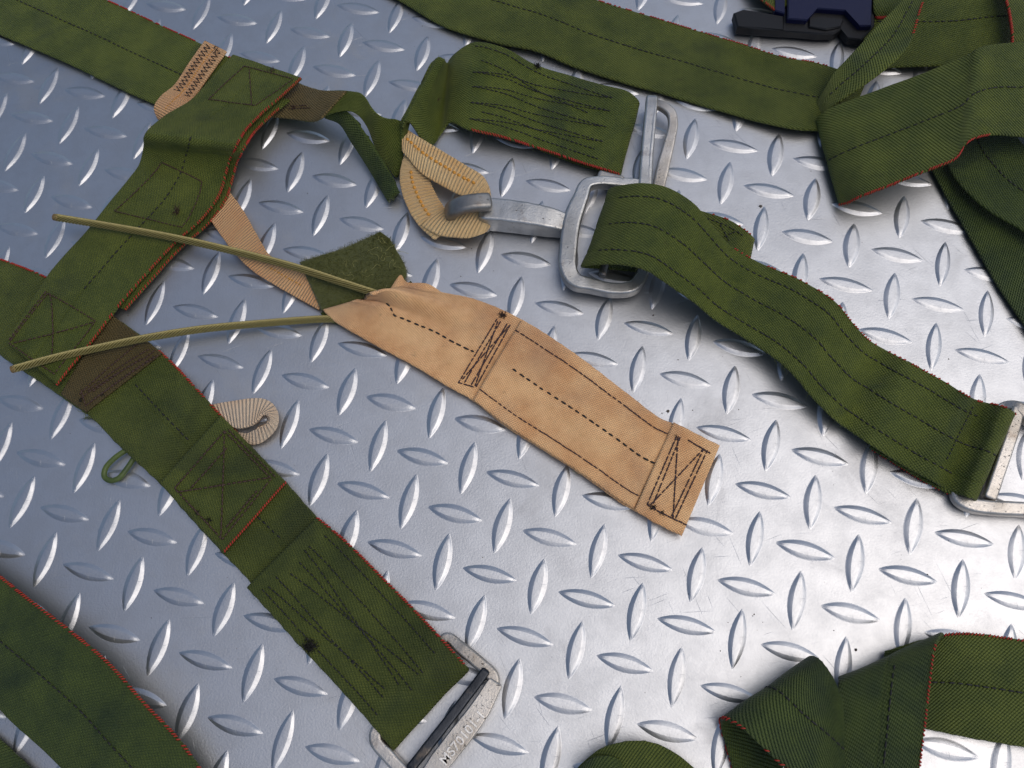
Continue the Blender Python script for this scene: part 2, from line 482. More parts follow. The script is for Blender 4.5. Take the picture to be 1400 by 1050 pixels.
def whiskers(rb, n=40, mat=None, lo=1.0, hi=3.5):
    """stray fibres along both selvedges"""
    paths = []
    for _ in range(n):
        a_ = random.random(); side = random.choice((0, 1))
        i = min(int(a_ * rb.n), rb.n); Bv = rb.P[i, -1] - rb.P[i, 0]; Bv = Bv / np.linalg.norm(Bv) * (-1 if side == 0 else 1)
        p = rb.at(a_, side)
        l = random.uniform(lo, hi) * 0.001 * random.random() ** .7
        d = Bv + np.array([random.gauss(0, .8), random.gauss(0, .8), random.gauss(0.1, .3)]); d /= np.linalg.norm(d)
        d2 = d + np.array([random.gauss(0, .6), random.gauss(0, .6), random.gauss(0, .3)])
        paths.append(([p, p + d * l * .5, p + (d + d2) * l * .5], [.07, .06, .03]))
    return tubes('stray_fibres', paths, mat or M_FIBRE, rb.ob, sides=3)

def tuft(rb, x, y, n=60, rad=2.2, mat=None, name='burr'):
    a_, b = rb.find(x, y); c = rb.at(a_, b)
    paths = []
    for _ in range(n):
        d = np.array([random.gauss(0, 1), random.gauss(0, 1), abs(random.gauss(0, .7))])
        d /= np.linalg.norm(d); l = rad * 0.001 * random.uniform(.4, 1.2)
        q = c + np.array([random.gauss(0, .35), random.gauss(0, .35), 0]) * rad * 0.001
        m = q + d * l * .5 + np.array([random.gauss(0, .2), random.gauss(0, .2), .1]) * l
        paths.append(([q, m, q + d * l], [.14, .13, .06]))
    return tubes(name, paths, mat or M_DARKFIBRE, rb.ob, sides=3)

def bar(name, pts, w, h, mat, parent, closed=False, up=(0, 0, 1), bev=0.35, sc=None, kind=None, lump=0.12, sub=10, ds=0.0012):
    """rounded rectangular metal bar swept along points (px, py, z mm); w across, h along 'up', mm"""
    K = np.array([px(*p) for p in pts])
    if closed:
        K = np.vstack([K[-2:], K, K[:3]])
    d = np.linalg.norm(np.diff(K, axis=0), axis=1)
    T = np.r_[0, np.cumsum(d ** .6)]
    n0 = len(pts)
    if closed:
        lo, hi = T[2], T[2 + n0]
    else:
        lo, hi = T[0], T[-1]
    k = max(8, int(d.sum() / ds))
    tt = np.linspace(lo, hi, k + (0 if closed else 1), endpoint=not closed)
    C = catmull(K, T, tt)
    SC = np.ones((k + 1, 2))
    if sc is not None:
        sc = np.array(sc, float)
        f = np.linspace(0, 1, len(C)); ff = np.linspace(0, 1, len(sc))
        SC = np.stack([np.interp(f, ff, sc[:, 0]), np.interp(f, ff, sc[:, 1])], -1)
    if closed:
        tg = np.roll(C, -1, 0) - np.roll(C, 1, 0)
    else:
        tg = np.gradient(C, axis=0)
    tg /= np.linalg.norm(tg, axis=1)[:, None]
    up = np.array(up, float)
    sd = np.cross(tg, up); sd /= np.maximum(np.linalg.norm(sd, axis=1), 1e-9)[:, None]
    nn = np.cross(sd, tg)
    prof = []
    for q in range(4):                                  # rectangle with rounded corners
        cx_, cy_ = ((1, 1), (-1, 1), (-1, -1), (1, -1))[q]
        rx, ry = bev * min(1, h / w), bev * min(1, w / h)
        for k in range(5):
            t = math.pi / 2 * (q + k / 4)
            prof.append((cx_ * (1 - rx) + rx * math.cos(t), cy_ * (1 - ry) + ry * math.sin(t)))
    V, F = [], []
    m = len(prof); n = len(C)
    for i in range(n):
        for x, y in prof:
            p = C[i] + sd[i] * x * w * .0005 * SC[i % len(SC), 0] + nn[i] * y * h * .0005 * SC[i % len(SC), 1]
            g = noise.noise(Vector(p) * 160) * lump + noise.noise(Vector(p) * 420) * lump * .4
            p = p + (sd[i] * x + nn[i] * y) * g * .001
            V.append(p)
    for i in range(n if closed else n - 1):
        for j in range(m):
            a_, b = i * m + j, i * m + (j + 1) % m
            c, d_ = ((i + 1) % n) * m + (j + 1) % m, ((i + 1) % n) * m + j
            F.append((a_, b, c, d_))
    if not closed:
        for i0, rev in ((0, True), (n - 1, False)):
            # rounded end: two shrinking rings
            dirn = tg[i0] * (-1 if rev else 1)
            prev = [i0 * m + j for j in range(m)]
            for f, o_ in ((.82, .35), (.45, .5)):
                cur = []
                for j in range(m):
                    q = C[i0] + (V[i0 * m + j] - C[i0]) * f + dirn * o_ * min(w, h) * .0005
                    cur.append(len(V)); V.append(q)
                for j in range(m):
                    t4 = (prev[j], prev[(j + 1) % m], cur[(j + 1) % m], cur[j])
                    F.append(t4[::-1] if rev else t4)
                prev = cur
            F.append(tuple(prev[::-1] if rev else prev))
    ob = mesh_object(name, V, F, mat, parent, kind=kind)
    ob.modifiers.new('weighted_normals', 'WEIGHTED_NORMAL')
    return ob

def cable(name, pts, mat, parent, r=2.15, lobes=8, lay=17.0):
    K = np.array([px(*p) for p in pts])
    d = np.linalg.norm(np.diff(K, axis=0), axis=1); T = np.r_[0, np.cumsum(d ** .6)]
    k = int(d.sum() / .0009)
    C = catmull(K, T, np.linspace(0, T[-1], k + 1))
    tg = np.gradient(C, axis=0); tg /= np.linalg.norm(tg, axis=1)[:, None]
    sd = np.cross(tg, np.array([0, 0, 1.0])); sd /= np.linalg.norm(sd, axis=1)[:, None]
    nn = np.cross(sd, tg); S = np.r_[0, np.cumsum(np.linalg.norm(np.diff(C, axis=0), axis=1))] * 1000
    V, F = [], []
    m = 7
    for q in range(lobes):                              # helical strands round the core
        base = len(V)
        for i in range(k + 1):
            end = min(1.0, (min(S[i], S[-1] - S[i]) + .3) / 1.2)
            ph = 2 * math.pi * (q / lobes + S[i] / lay)
            rad = sd[i] * math.cos(ph) + nn[i] * math.sin(ph)
            c = C[i] + rad * (r * .70 * .001 * end)
            tw = np.cross(tg[i], rad)
            ax = tg[i] + tw * (2 * math.pi * r * .7 / lay); ax /= np.linalg.norm(ax)
            e2 = np.cross(ax, rad)
            for j in range(m):
                t = 2 * math.pi * j / m
                V.append(c + (rad * math.cos(t) + e2 * math.sin(t)) * r * .33 * .001 * (.5 + .5 * end))
        for i in range(k):
            for j in range(m):
                a_, b = base + i * m + j, base + i * m + (j + 1) % m
                F.append((a_, b, b + m, a_ + m))
        F.append(tuple(base + j for j in range(m))[::-1]); F.append(tuple(base + k * m + j for j in range(m)))
    return mesh_object(name, V, F, mat, parent)

def cord(name, pts, r, mat, parent, kind=None):
    K = np.array([px(*p) for p in pts]); d = np.linalg.norm(np.diff(K, axis=0), axis=1); T = np.r_[0, np.cumsum(d ** .6)]
    C = catmull(K, T, np.linspace(0, T[-1], 60))
    return tubes(name, [(C, [r] * 60)], mat, parent, sides=12, kind=kind)

def prism(name, poly, z0, z1, mat, parent, bevel=0.5):
    """solid block from an outline of photo pixels taken at height z1 (mm)"""
    P = [px(x, y, z1) for x, y in poly]
    c = np.mean(P, axis=0); n = len(P)
    V = []
    for z, f in ((z0, 1.0), (z1 - bevel, 1.0), (z1, 1.0)):
        for p in P:
            q = p.copy(); q[2] = z * .001
            if z == z1:
                v = (c - p); v[2] = 0; q[:2] += (v / np.linalg.norm(v))[:2] * bevel * .001
            V.append(q)
    F = []
    for l in range(2):
        for j in range(n):
            F.append((l * n + j, l * n + (j + 1) % n, (l + 1) * n + (j + 1) % n, (l + 1) * n + j))
    F.append(tuple(2 * n + j for j in range(n))); F.append(tuple(range(n))[::-1])
    ob = mesh_object(name, V, F, mat, parent, smooth=False)
    import bmesh
    bm = bmesh.new(); bm.from_mesh(ob.data); bmesh.ops.recalc_face_normals(bm, faces=bm.faces); bm.to_mesh(ob.data); bm.free()
    return ob

# ================================================================== THE TREAD PLATE
def plate_sheet():
    n = 60
    xs = np.linspace(-.75, .75, n); V, F = [], []
    for y in xs:
        for x in xs:
            V.append((x, y, 0.00015 * noise.noise(Vector((x * 9, y * 9, 0)))))
    for i in range(n - 1):
        for j in range(n - 1):
            a_ = i * n + j; F.append((a_, a_ + 1, a_ + n + 1, a_ + n))
    return mesh_object('floor_plate', V, F, M_PLATE)
plate = plate_sheet(); plate['kind'] = 'structure'

def lug_mesh(L=28.6, W=8.2, H=0.80):
    V, F = [], []
    m = 14
    fs = [math.sin(math.pi / 2 * (k / m * 2 - 1)) for k in range(m + 1)]
    for sg in (1, -1):                                   # the two side faces with a small root fillet
        base = len(V)
        for sl, add, sw, z in ((1.01, .55, 1.0, -.05), (1.0, .12, 1.0, .05), (1.0, 0, .97, .16), (.935, 0, .56, H * .93), (.92, 0, .49, H)):
            for f in fs:
                w = W / 2 * (1 - f * f)
                tip = min(1.0, (1 - abs(f)) * 7) if z > 0 else 1
                V.append((f * L / 2 * sl * .001, sg * (w * sw + add) * .001, (z * (.15 + .85 * tip) if z > 0 else z) * .001))
        for r in range(4):
            for k in range(m):
                a_ = base + r * (m + 1) + k
                q = (a_, a_ + 1, a_ + m + 2, a_ + m + 1)
                F.append(q if sg < 0 else q[::-1])
    base = len(V)                                        # the flat crown
    for sw, dz in ((.49, 0), (0, .07), (-.49, 0)):
        for f in fs:
            tip = min(1.0, (1 - abs(f)) * 7)
            V.append((f * L / 2 * .92 * .001, W / 2 * (1 - f * f) * sw * .001, (H + dz) * (.15 + .85 * tip) * .001))
    for r in range(2):
        for k in range(m):
            a_ = base + r * (m + 1) + k
            F.append((a_, a_ + m + 1, a_ + m + 2, a_ + 1))
    me = bpy.data.meshes.new('lug'); me.from_pydata(V, [], F); me.update()
    me.polygons.foreach_set('use_smooth', [True] * len(me.polygons))
    me.materials.append(M_PLATE)
    return me
LUG = lug_mesh()

def lattice(i, j):
    return RW @ (np.array([i, j, 0.0]) - LAT0) * PITCH

# ================================================================== STRAPS, LEFT HARNESS
# strap entering at the top left corner
t = thing('webbing_strap', 'flat olive strap running in from the top left corner with cream tab sewn on', 'strap', (140, 60))
rA = Ribbon('webbing', [((-60, -92, 3), (-100, 2, 3)), ((40, -47, 3), (0, 48, 3)), ((144, 0, 3.2), (102, 92, 3)), ((213, 32, 3), (171, 125, 3)),
                        ((275, 60, 3), (233, 153, 3)), ((335, 88, 2.8), (292, 182, 2.6))], M_GREEN, t, groove=(.5,))
seam('centre_stitching', rA, [[(.02, .5), (.98, .5)]], M_THREAD, 3.6, .62, pixel=False)
edge_yarn('red_edge_stitching', rA, 0, .3, .95, skip=.25)
whiskers(rA, 50)
rAt = Ribbon('cream_tab', [((280, 56, 5.4), (310, 71, 5.4)), ((258, 87, 5.4), (288, 102, 5.4)), ((238, 117, 6), (266, 133, 6)), ((219, 133, 9), (252, 149, 9.5)),
                           ((211, 148, 8), (236, 163, 8)), ((216, 162, 4.5), (234, 176, 4.5))], M_TAPE_P, t, th=1.5, wav=.1)
zz = []
for off in (.28, .74):
    zz.append([(.03 + .60 * k / 26, off + (.13 if k % 2 else -.13)) for k in range(27)])
seam('zigzag_stitching', rAt, zz, M_THREAD, 1.5, .9, .33, pixel=False)
seam('orange_tracer', rAt, [[(.05, .5), (.86, .5)]], M_ORANGE, 1.9, .6, .3, pixel=False)
tuft(rAt, 297, 68, 14, 3.0, M_THREAD, 'thread_end')

# folded strap crossing downwards, two layers
t = thing('webbing_strap', 'double layer olive strap with red edges bent down from the top, crossed by both cables', 'strap', (210, 300))
secB = [((318, 75, 9), (413, 108, 17)), ((290, 106, 9), (388, 132, 17)), ((262, 138, 10), (358, 158, 17)), ((226, 160, 16), (338, 178, 17)),
        ((198, 184, 24), (325, 199, 23)), ((196, 203, 13), (317, 214, 14)), ((190, 226, 7), (310, 238, 8.5)), ((178, 244, 7), (302, 264, 9)), ((150, 278, 7), (277, 300, 8)),
        ((118, 316, 7), (240, 333, 8)), ((86, 352, 7), (204, 372, 8)), ((60, 384, 7.5), (164, 418, 8)), ((38, 418, 7.5), (130, 464, 8)), ((9, 468, 7), (80, 527, 7))]
rB = Ribbon('upper_webbing', secB, M_GREEN_B, t, groove=(.5,))
secB2 = [((a_[0] + 6, a_[1] + 5, max(2.5, a_[2] - 3.5)), (b[0] + 9, b[1] + 6, max(3, b[2] - 3.2))) for a_, b in secB[1:12]]
rB2 = Ribbon('lower_webbing', secB2, M_GREEN_B, t)
edge_yarn('red_edge_stitching', rB, 1, .0, 1.0)
edge_yarn('red_edge_stitching', rB2, 1, .05, 1.0)
seam('centre_stitching', rB, [[(.30, .5), (.80, .5)]], M_THREAD, 3.8, .6, pixel=False)
seam('box_stitching', rB, [[(67, 402), (132, 440), (76, 512), (14, 470), (67, 402)], [(70, 404), (71, 495)], [(20, 470), (130, 441)],
                           [(14, 466), (66, 398)]], M_THREAD_BR, 2.6, .85, .42)
seam('box_stitching', rB, [[(222, 222), (277, 250), (250, 312), (158, 290), (222, 222)], [(226, 224), (275, 249)]], M_THREAD_BR, 2.4, .85, .38)
seam('box_stitching', rB, [[(335, 92), (402, 110), (350, 146), (286, 138), (335, 92)], [(342, 96), (345, 145)]], M_THREAD_BR, 2.4, .85, .38)
tuft(rB, 243, 290, 34, 3.2, M_THREAD_BR, 'thread_knot')
tuft(rB, 372, 99, 16, 2.2, M_THREAD_BR, 'thread_knot')
whiskers(rB, 50)

# strap running from the left edge down to the stamped adapter
t = thing('webbing_strap', 'dark olive strap running from the left edge down to the stamped metal adapter', 'strap', (310, 660))
secC = [((-60, 332, 2.6), (-100, 430, 2.6)), ((0, 354, 2.8), (-40, 458, 2.6)), ((57, 376, 2.8), (16, 497, 2.6)), ((110, 405, 3), (60, 526, 2.8)),
        ((164, 438, 3.5), (100, 554, 3)), ((200, 465, 3.8), (126, 572, 3)), ((232, 492, 4), (155, 602, 3.4)), ((268, 530, 8), (188, 633, 6.5)),
        ((302, 567, 4.4), (218, 661, 3.8)), ((345, 612, 4), (260, 708, 3.4)), ((392, 660, 4), (305, 757, 3.4)), ((431, 704, 3.6), (337, 790, 3.2)),
        ((528, 796, 3.2), (416, 886, 3)), ((600, 868, 3), (495, 968, 2.8))]
rC = Ribbon('webbing', secC, M_GREEN_W, t, groove=(.5,))
rC2 = Ribbon('doubled_end', [((434, 707, 5.6), (338, 804, 5.2)), ((470, 737, 5.8), (362, 830, 5.4)), ((528, 794, 5.8), (414, 888, 5.4)), ((578, 845, 5.2), (468, 946, 5)),
                             ((616, 886, 9.5), (512, 996, 9)), ((636, 908, 7), (531, 1019, 6.6)), ((641, 914, 5), (537, 1026, 4.8)), ((634, 908, 2.2), (530, 1019, 2.2)),
                             ((600, 868, 1.9), (495, 968, 1.9))], M_GREEN_W, t, ui=3)
rCp = Ribbon('cross_stitched_patch', [((303, 568, 6.5), (219, 661, 5.9)), ((345, 612, 6.3), (262, 709, 5.7)), ((392, 660, 6), (306, 757, 5.6))], M_GREEN_W, t)
rCb = Ribbon('brown_patch', [((150, 428, 5.2), (84, 540, 4.6)), ((186, 455, 5.4), (100, 552, 4.8)), ((222, 483, 5.6), (118, 564, 5.0))], M_BROWN_D, t, th=1.4)
edge_yarn('red_edge_stitching', rC, 0, .0, .26)
edge_yarn('red_edge_stitching', rC, 0, .40, .58)
edge_yarn('red_edge_stitching', rC2, 0, .0, .78)
lp = tubes('red_end_stitching', [([rCp.at(.985, b, .25), rCp.at(1, b + .012, .15), rCp.at(1, b + .02, -.6)], [.4, .45, .35]) for b in np.arange(.0, .98, .03)], M_RED, rCp.ob)
seam('centre_stitching', rC, [[(186, 527), (232, 575), (262, 606)], [(346, 700), (385, 737)]], M_THREAD, 3.8, .6)
seam('cross_stitching', rCp, [[(308, 590), (372, 655), (305, 738), (240, 668), (308, 590)], [(308, 590), (303, 735)], [(246, 673), (368, 654)],
                              [(313, 588), (377, 652)], [(262, 668), (312, 612)], [(310, 722), (352, 672)]], M_THREAD_BR, 2.5, .88, .46)
e0, e1 = rC2.find(400, 768)[0], rC2.find(560, 935)[0]
seam('row_stitching', rC2, [[(e0 + .01, .10), (e1, .14)], [(e0, .28), (e1 + .02, .34)], [(e0, .34), (e1 - .02, .58)], [(e0 + .02, .46), (e1 + .03, .52)], [(e0 + .03, .60), (e1, .38)],
                            [(e0, .72), (e1 - .03, .76)], [(e0 + .01, .84), (e1 - .05, .70)], [(e0, .90), (e1, .90)]], M_THREAD, 2.8, .78, .36, pixel=False)
seam('patch_stitching', rCb, [[(112, 545), (200, 490), (212, 480)], [(110, 540), (190, 470)], [(125, 550), (212, 488)], [(120, 535), (205, 478)],
                              [(112, 533), (118, 556), (218, 486)], [(128, 536), (196, 490)]], M_THREAD_BR, 2.2, .9, .4)
tuft(rC2, 424, 884, 130, 3.4)
tuft(rC, 118, 568, 30, 4.0, M_FIBRE, 'frayed_end')
tuft(rCp, 286, 712, 20, 1.8); tuft(rCp, 270, 702, 16, 1.5); tuft(rCb, 112, 548, 18, 1.6); tuft(rCb, 141, 541, 14, 1.2)
whiskers(rC, 60); whiskers(rC2, 40)

# adapter at the end of that strap
t = thing('strap_adapter', 'worn rectangular metal adapter stamped MS70101-1 at the bottom of the photo', 'adapter', (620, 980))
bar('frame', [(612, 872, 4.4), (628, 884, 4.5), (652, 904, 4.8), (674, 926, 5), (672, 945, 5.2), (636, 994, 5.4), (594, 1046, 5.2), (572, 1066, 5), (556, 1058, 5),
              (532, 1034, 4.6), (514, 1010, 4.5), (520, 990, 4.3), (560, 934, 4.2), (594, 886, 4.3)], 6.2, 5.6, M_HW_W, t, closed=True, bev=.5,
    sc=[(.8, .7), (1, 1), (1, 1), (1, 1), (1, 1), (1, 1), (1, 1), (1, 1), (1, 1), (1, 1), (1, .9), (.7, .55), (.5, .4), (.6, .5), (.8, .7)])
face = bar('stamped_bar', [(677, 934, 6.6), (655, 972, 6.8), (628, 1008, 6.8), (598, 1046, 6.6), (582, 1066, 6.4)], 9.6, 4.6, M_HW_W, t, bev=.3,
           sc=[(.75, .9), (1, 1), (1.08, 1), (1.05, 1), (.8, .9)])
bar('locking_bar', [(664, 918, 7.2), (620, 976, 7.4), (562, 1050, 7.2)], 4.6, 5.2, M_HW_B, t, bev=.45)
def stamp(text, x0, y0, x1, y1, z, size, mat, parent):
    cu = bpy.data.curves.new('stamped_lettering', 'FONT'); cu.body = text; cu.size = 1.0; cu.extrude = 0.03; cu.offset = 0.012; cu.space_character = 1.02
    o = bpy.data.objects.new('tmp', cu); scene.collection.objects.link(o)
    bpy.context.view_layer.update()
    me = bpy.data.meshes.new_from_object(o.evaluated_get(bpy.context.evaluated_depsgraph_get()))
    V = np.array([v.co[:] for v in me.vertices]); F = [tuple(p.vertices) for p in me.polygons]
    bpy.data.objects.remove(o)
    V[:, :2] -= V[:, :2].min(0); wd = V[:, 0].max(); hg = V[:, 1].max()
    p0, p1 = px(x0, y0, z), px(x1, y1, z)
    ux = p1 - p0; ln = np.linalg.norm(ux); ux /= ln; uy = np.cross([0, 0, 1.0], ux)
    W = p0 + np.outer(V[:, 0] / wd * ln, ux) + np.outer((V[:, 1] / hg - .5) * size * .001, uy) + np.outer(V[:, 2], [0, 0, .014])
    return mesh_object('stamped_lettering', W, F, mat, parent, smooth=False)
M_STAMP = hardware_mat('bright_stamped_steel', (0.72, 0.69, 0.64), (0.55, 0.52, 0.48), 0.26, 0.66)
stamp('MS70101-1', 605, 1042, 658, 976, 9.55, 4.4, M_STAMP, face)

# green cord loop and pale tape loop beside that strap
t = thing('cord_loop', 'small dark green cord loop sticking out left of the lower strap', 'loop', (160, 640))
cord('cord', [(186, 610, 3), (172, 616, 3.4), (156, 627, 3.6), (144, 641, 3.2), (143, 652, 2.8), (151, 657, 2.6), (162, 654, 2.8), (174, 640, 3), (186, 622, 3)], 1.45, M_GREEN_D, t)
t = thing('tape_loop', 'pale ribbed tape loop curling out from under the cross stitched strap', 'loop', (340, 575))
inner = [(300, 580, 3), (312, 582, 5), (327, 586, 7), (343, 582, 9), (353, 574, 10), (358, 567, 10.5), (366, 567, 10.5), (368, 576, 10), (361, 583, 9), (350, 587, 7.5), (338, 592, 5), (318, 590, 3)]
outer = [(288, 554, 3), (302, 551, 4), (322, 548, 5), (344, 545, 6), (361, 546, 6.5), (373, 553, 6.5), (380, 567, 6), (378, 584, 5), (367, 598, 4), (353, 607, 3), (336, 606, 2.2), (312, 600, 2)]
rQ = Ribbon('tape', list(zip(outer, inner)), M_TAPE_W, t, th=1.7, wav=.15, ui=4)
rQi = Ribbon('inner_turn', [((x, y, z - .6), (x + (362 - x) * .25, y + (575 - y) * .25, 2.0)) for x, y, z in inner[3:10]], M_TAPE_W, t, th=1.2, wav=.1)

# pink tape behind
t = thing('cotton_tape', 'pinkish ribbed cotton tape running from the bent strap under the olive felt patch', 'tape', (345, 345))
rP = Ribbon('tape', [((298, 240, 3), (268, 276, 3)), ((314, 262, 4), (284, 296, 4)), ((334, 290, 6), (302, 322, 6)), ((352, 322, 7.5), (322, 348, 6.5)), ((370, 350, 6), (346, 371, 6)),
                     ((398, 366, 4.5), (376, 390, 4.5)), ((420, 376, 3.4), (402, 405, 3.4)), ((452, 392, 2.6), (436, 424, 2.6))], M_TAPE_P, t, th=1.5, wav=.12)
seam('orange_tracer', rP, [[(.66, .45), (.86, .5)]], M_ORANGE, 2.4, .6, .35, pixel=False)

# ================================================================== CHEST STRAP
t = thing('webbing_strap', 'twisted olive strap with worn brown end and row stitched pad above the snap hook', 'strap', (600, 150))
rE = Ribbon('twisted_webbing', [((372, 106, 3), (335, 170, 3)), ((398, 110, 7), (366, 160, 5)), ((422, 119, 14), (400, 163, 9)), ((444, 124, 22), (428, 166, 15)), ((476, 125, 27), (450, 156, 22)),
                       ((497, 130, 27), (482, 153, 22)), ((511, 150, 22), (502, 172, 13)), ((524, 160, 18), (514, 202, 5)), ((540, 163, 16), (530, 228, 3.2)), ((554, 165, 16), (543, 243, 3.2)),
                       ((562, 150, 19), (548, 214, 8)), ((580, 112, 24), (549, 180, 17)), ((596, 80, 25), (551, 165, 22)), ((603, 78, 24), (557, 168, 21))], M_GREEN, t, ui=3)
rEb = Ribbon('worn_brown_end', [((400, 111, 9), (368, 160, 7)), ((422, 119, 15.8), (400, 163, 11)), ((444, 124, 23.8), (428, 166, 17)), ((474, 125, 28.6), (440, 161, 22))], M_BROWN, t, th=1.3, wav=.3)
tuft(rEb, 402, 149, 22, 1.6, M_THREAD_BR); seam('brown_stitching', rEb, [[(395, 150), (425, 148)], [(398, 146), (420, 145)]], M_THREAD_BR, 2.2, .8, .35)
rF = Ribbon('row_stitched_pad', [((590, 92, 24), (550, 176, 19)), ((599, 78, 26), (553, 166, 23)), ((606, 80, 25), (560, 168, 20)), ((608, 82, 17), (576, 190, 10)), ((611, 86, 8), (592, 199, 2.6)), ((615, 82, 7), (604, 182, 2.6)),
                          ((624, 72, 12), (614, 168, 7)), ((648, 58, 17), (638, 177, 11)), ((690, 66, 15), (688, 189, 10)), ((732, 89, 12), (734, 203, 8)),
                          ((820, 115, 8), (800, 226, 5.5)), ((862, 127, 9.5), (836, 236, 7)), ((874, 139, 8), (847, 240, 6)), ((868, 141, 4), (842, 238, 3)),
                          ((820, 118, 2.8), (800, 228, 2.4)), ((740, 95, 2.6), (738, 206, 2.3))], M_GREEN, t, ui=9)
edge_yarn('red_edge_stitching', rF, 1, .28, .72)
def zigzag_rows(a0, a1, bs):
    return [[(a0 if k % 2 == 0 else a1, bs[k]), (a1 if k % 2 == 0 else a0, bs[k + 1])] for k in range(len(bs) - 1)]
f0, f1 = rF.find(646, 115)[0], rF.find(828, 180)[0]
seam('row_stitching', rF, zigzag_rows(f0, f1, [.06, .14, .36, .30, .52, .50, .70, .68, .88, .90]) + [[(f0 + .02, .22), (f1 - .05, .40)], [(f0 + .03, .78), (f1 - .02, .80)]],
     M_THREAD, 2.8, .78, .36, pixel=False)
tuft(rF, 735, 92, 70, 2.4, M_DARKFIBRE); tuft(rF, 597, 136, 14, 1.3, M_THREAD_BR)
whiskers(rF, 60); whiskers(rE, 30)
rE3 = Ribbon('rolled_edge', [((446, 146, 20), (446, 160, 17)), ((474, 152, 20), (466, 168, 15)), ((500, 184, 16), (484, 194, 9)), ((522, 218, 12), (505, 226, 5)),
                     ((540, 248, 9), (522, 256, 4)), ((546, 264, 7), (534, 276, 4))], M_GREEN_D, t, th=4.2, wav=.2, cup=1.0)

# ================================================================== CREAM LOOP AND SNAP HOOK
t = thing('tape_loop', 'cream ribbed tape loop with orange tracer caught in the snap hook', 'loop', (605, 260))
rL = Ribbon('upper_tape', [((550, 172, 12), (551, 208, 12)), ((561, 181, 12), (558, 216, 12)), ((584, 195, 12.5), (576, 237, 11.5)), ((612, 212, 12.5), (600, 252, 11.5)), ((640, 229, 12), (624, 265, 11)),
                     ((660, 242, 11), (642, 272, 10.5)), ((668, 258, 9), (652, 282, 9)), ((670, 274, 6), (654, 288, 7))], M_TAPE, t, th=2.2, wav=.2, cup=1.3, ui=3)
rLa = Ribbon('lower_tape', [((556, 208, 9), (574, 216, 9)), ((550, 224, 9), (580, 230, 8.5)), ((547, 246, 8), (586, 243, 8)), ((554, 276, 7), (596, 266, 7.5)), ((572, 308, 6.4), (612, 290, 7)), ((594, 328, 6), (628, 306, 6.4))], M_TAPE, t, th=2.2, wav=.2, cup=1.3)
rLb = Ribbon('folded_tape', [((576, 309, 7.4), (604, 290, 7.8)), ((598, 321, 8.6), (622, 293, 9.4)), ((622, 325, 9.4), (645, 291, 10.4)), ((644, 325, 9.4), (666, 288, 10.2)), ((660, 319, 9), (672, 288, 9.4)), ((667, 310, 7), (672, 292, 8))],
             M_TAPE, t, th=2.2, wav=.2, cup=1.3, ui=2)
seam('orange_tracer', rL, [[(.06, .42), (.80, .46)]], M_ORANGE, 3.3, .55, .95, pixel=False, slant=.3, lift=-.55)
seam('orange_tracer', rLa, [[(.22, .42), (.88, .46)]], M_ORANGE, 3.3, .55, .95, pixel=False, slant=.3, lift=-.55)

t = thing('snap_hook', 'worn grey metal snap hook with square frame at the centre of the photo', 'snap hook', (730, 300))
bar('hook', [(668, 276, 19.5), (652, 277, 21), (634, 280, 20.5), (621, 285, 17.5), (616, 291, 11.5), (622, 299, 6), (640, 303, 4.5), (668, 305, 5.5)], 6.4, 10.5, M_HW_D, t,
    up=np.cross(np.array(px(668, 274, 10)) - px(620, 280, 10), [0, 0, 1.0]), bev=.8)
bar('shank', [(664, 293, 9.2), (690, 295, 9.4), (720, 299, 9.4), (750, 304, 9), (774, 309, 8)], 14.0, 14.4, M_HW, t, bev=.22, sc=[(1, 1.0), (1.02, 1.02), (1, 1.0), (.94, .92), (.78, .7)])
bar('frame', [(815, 250, 10.5), (802, 254, 10.6), (793, 274, 10.6), (782, 304, 10.4), (777, 340, 10.2), (777, 370, 10), (786, 385, 9.4), (808, 391, 9.2), (838, 397, 8.8), (862, 395, 8.6), (875, 382, 7.6),
              (886, 330, 5), (893, 280, 5), (882, 258, 6), (845, 252, 8.5)], 7.2, 7.4, M_HW, t, closed=True, bev=.38,
    sc=[(.8, .85), (1.1, 1), (1.4, 1), (1.42, 1), (1.38, 1), (1.25, 1), (1, 1), (.95, 1), (.95, 1), (.95, 1), (.9, 1), (.8, 1), (.8, 1), (.8, 1), (.8, .85)])
bar('slide_bar', [(824, 376, 6), (834, 320, 6), (846, 262, 6)], 5, 5, M_HW_D, t, bev=.8)
bar('lever', [(891, 136, 10), (889, 160, 10), (885, 205, 9), (881, 262, 8)], 7.0, 6.5, M_HW, t, bev=.4, sc=[(1.0, 1), (1, 1), (1.05, 1), (1.1, 1)])
bar('lever_rib', [(896, 140, 12.2), (894, 165, 12.2), (890, 210, 11.2), (886, 262, 10)], 2.2, 2.2, M_HW, t, bev=.7)
bar('lever_loop', [(893, 142, 9.5), (906, 146, 10), (917, 155, 10), (920, 170, 9.6), (915, 195, 9), (908, 222, 8.2), (899, 262, 7)], 5.4, 5.0, M_HW_W, t, bev=.4,
    sc=[(.9, .9), (.95, 1), (1, 1), (1.1, 1), (1.25, 1), (1.4, 1), (1.3, 1)])
bar('lug_end', [(820, 240, 6), (834, 244, 6), (850, 248, 6.4)], 5.5, 5.0, M_HW_W, t, bev=.6)

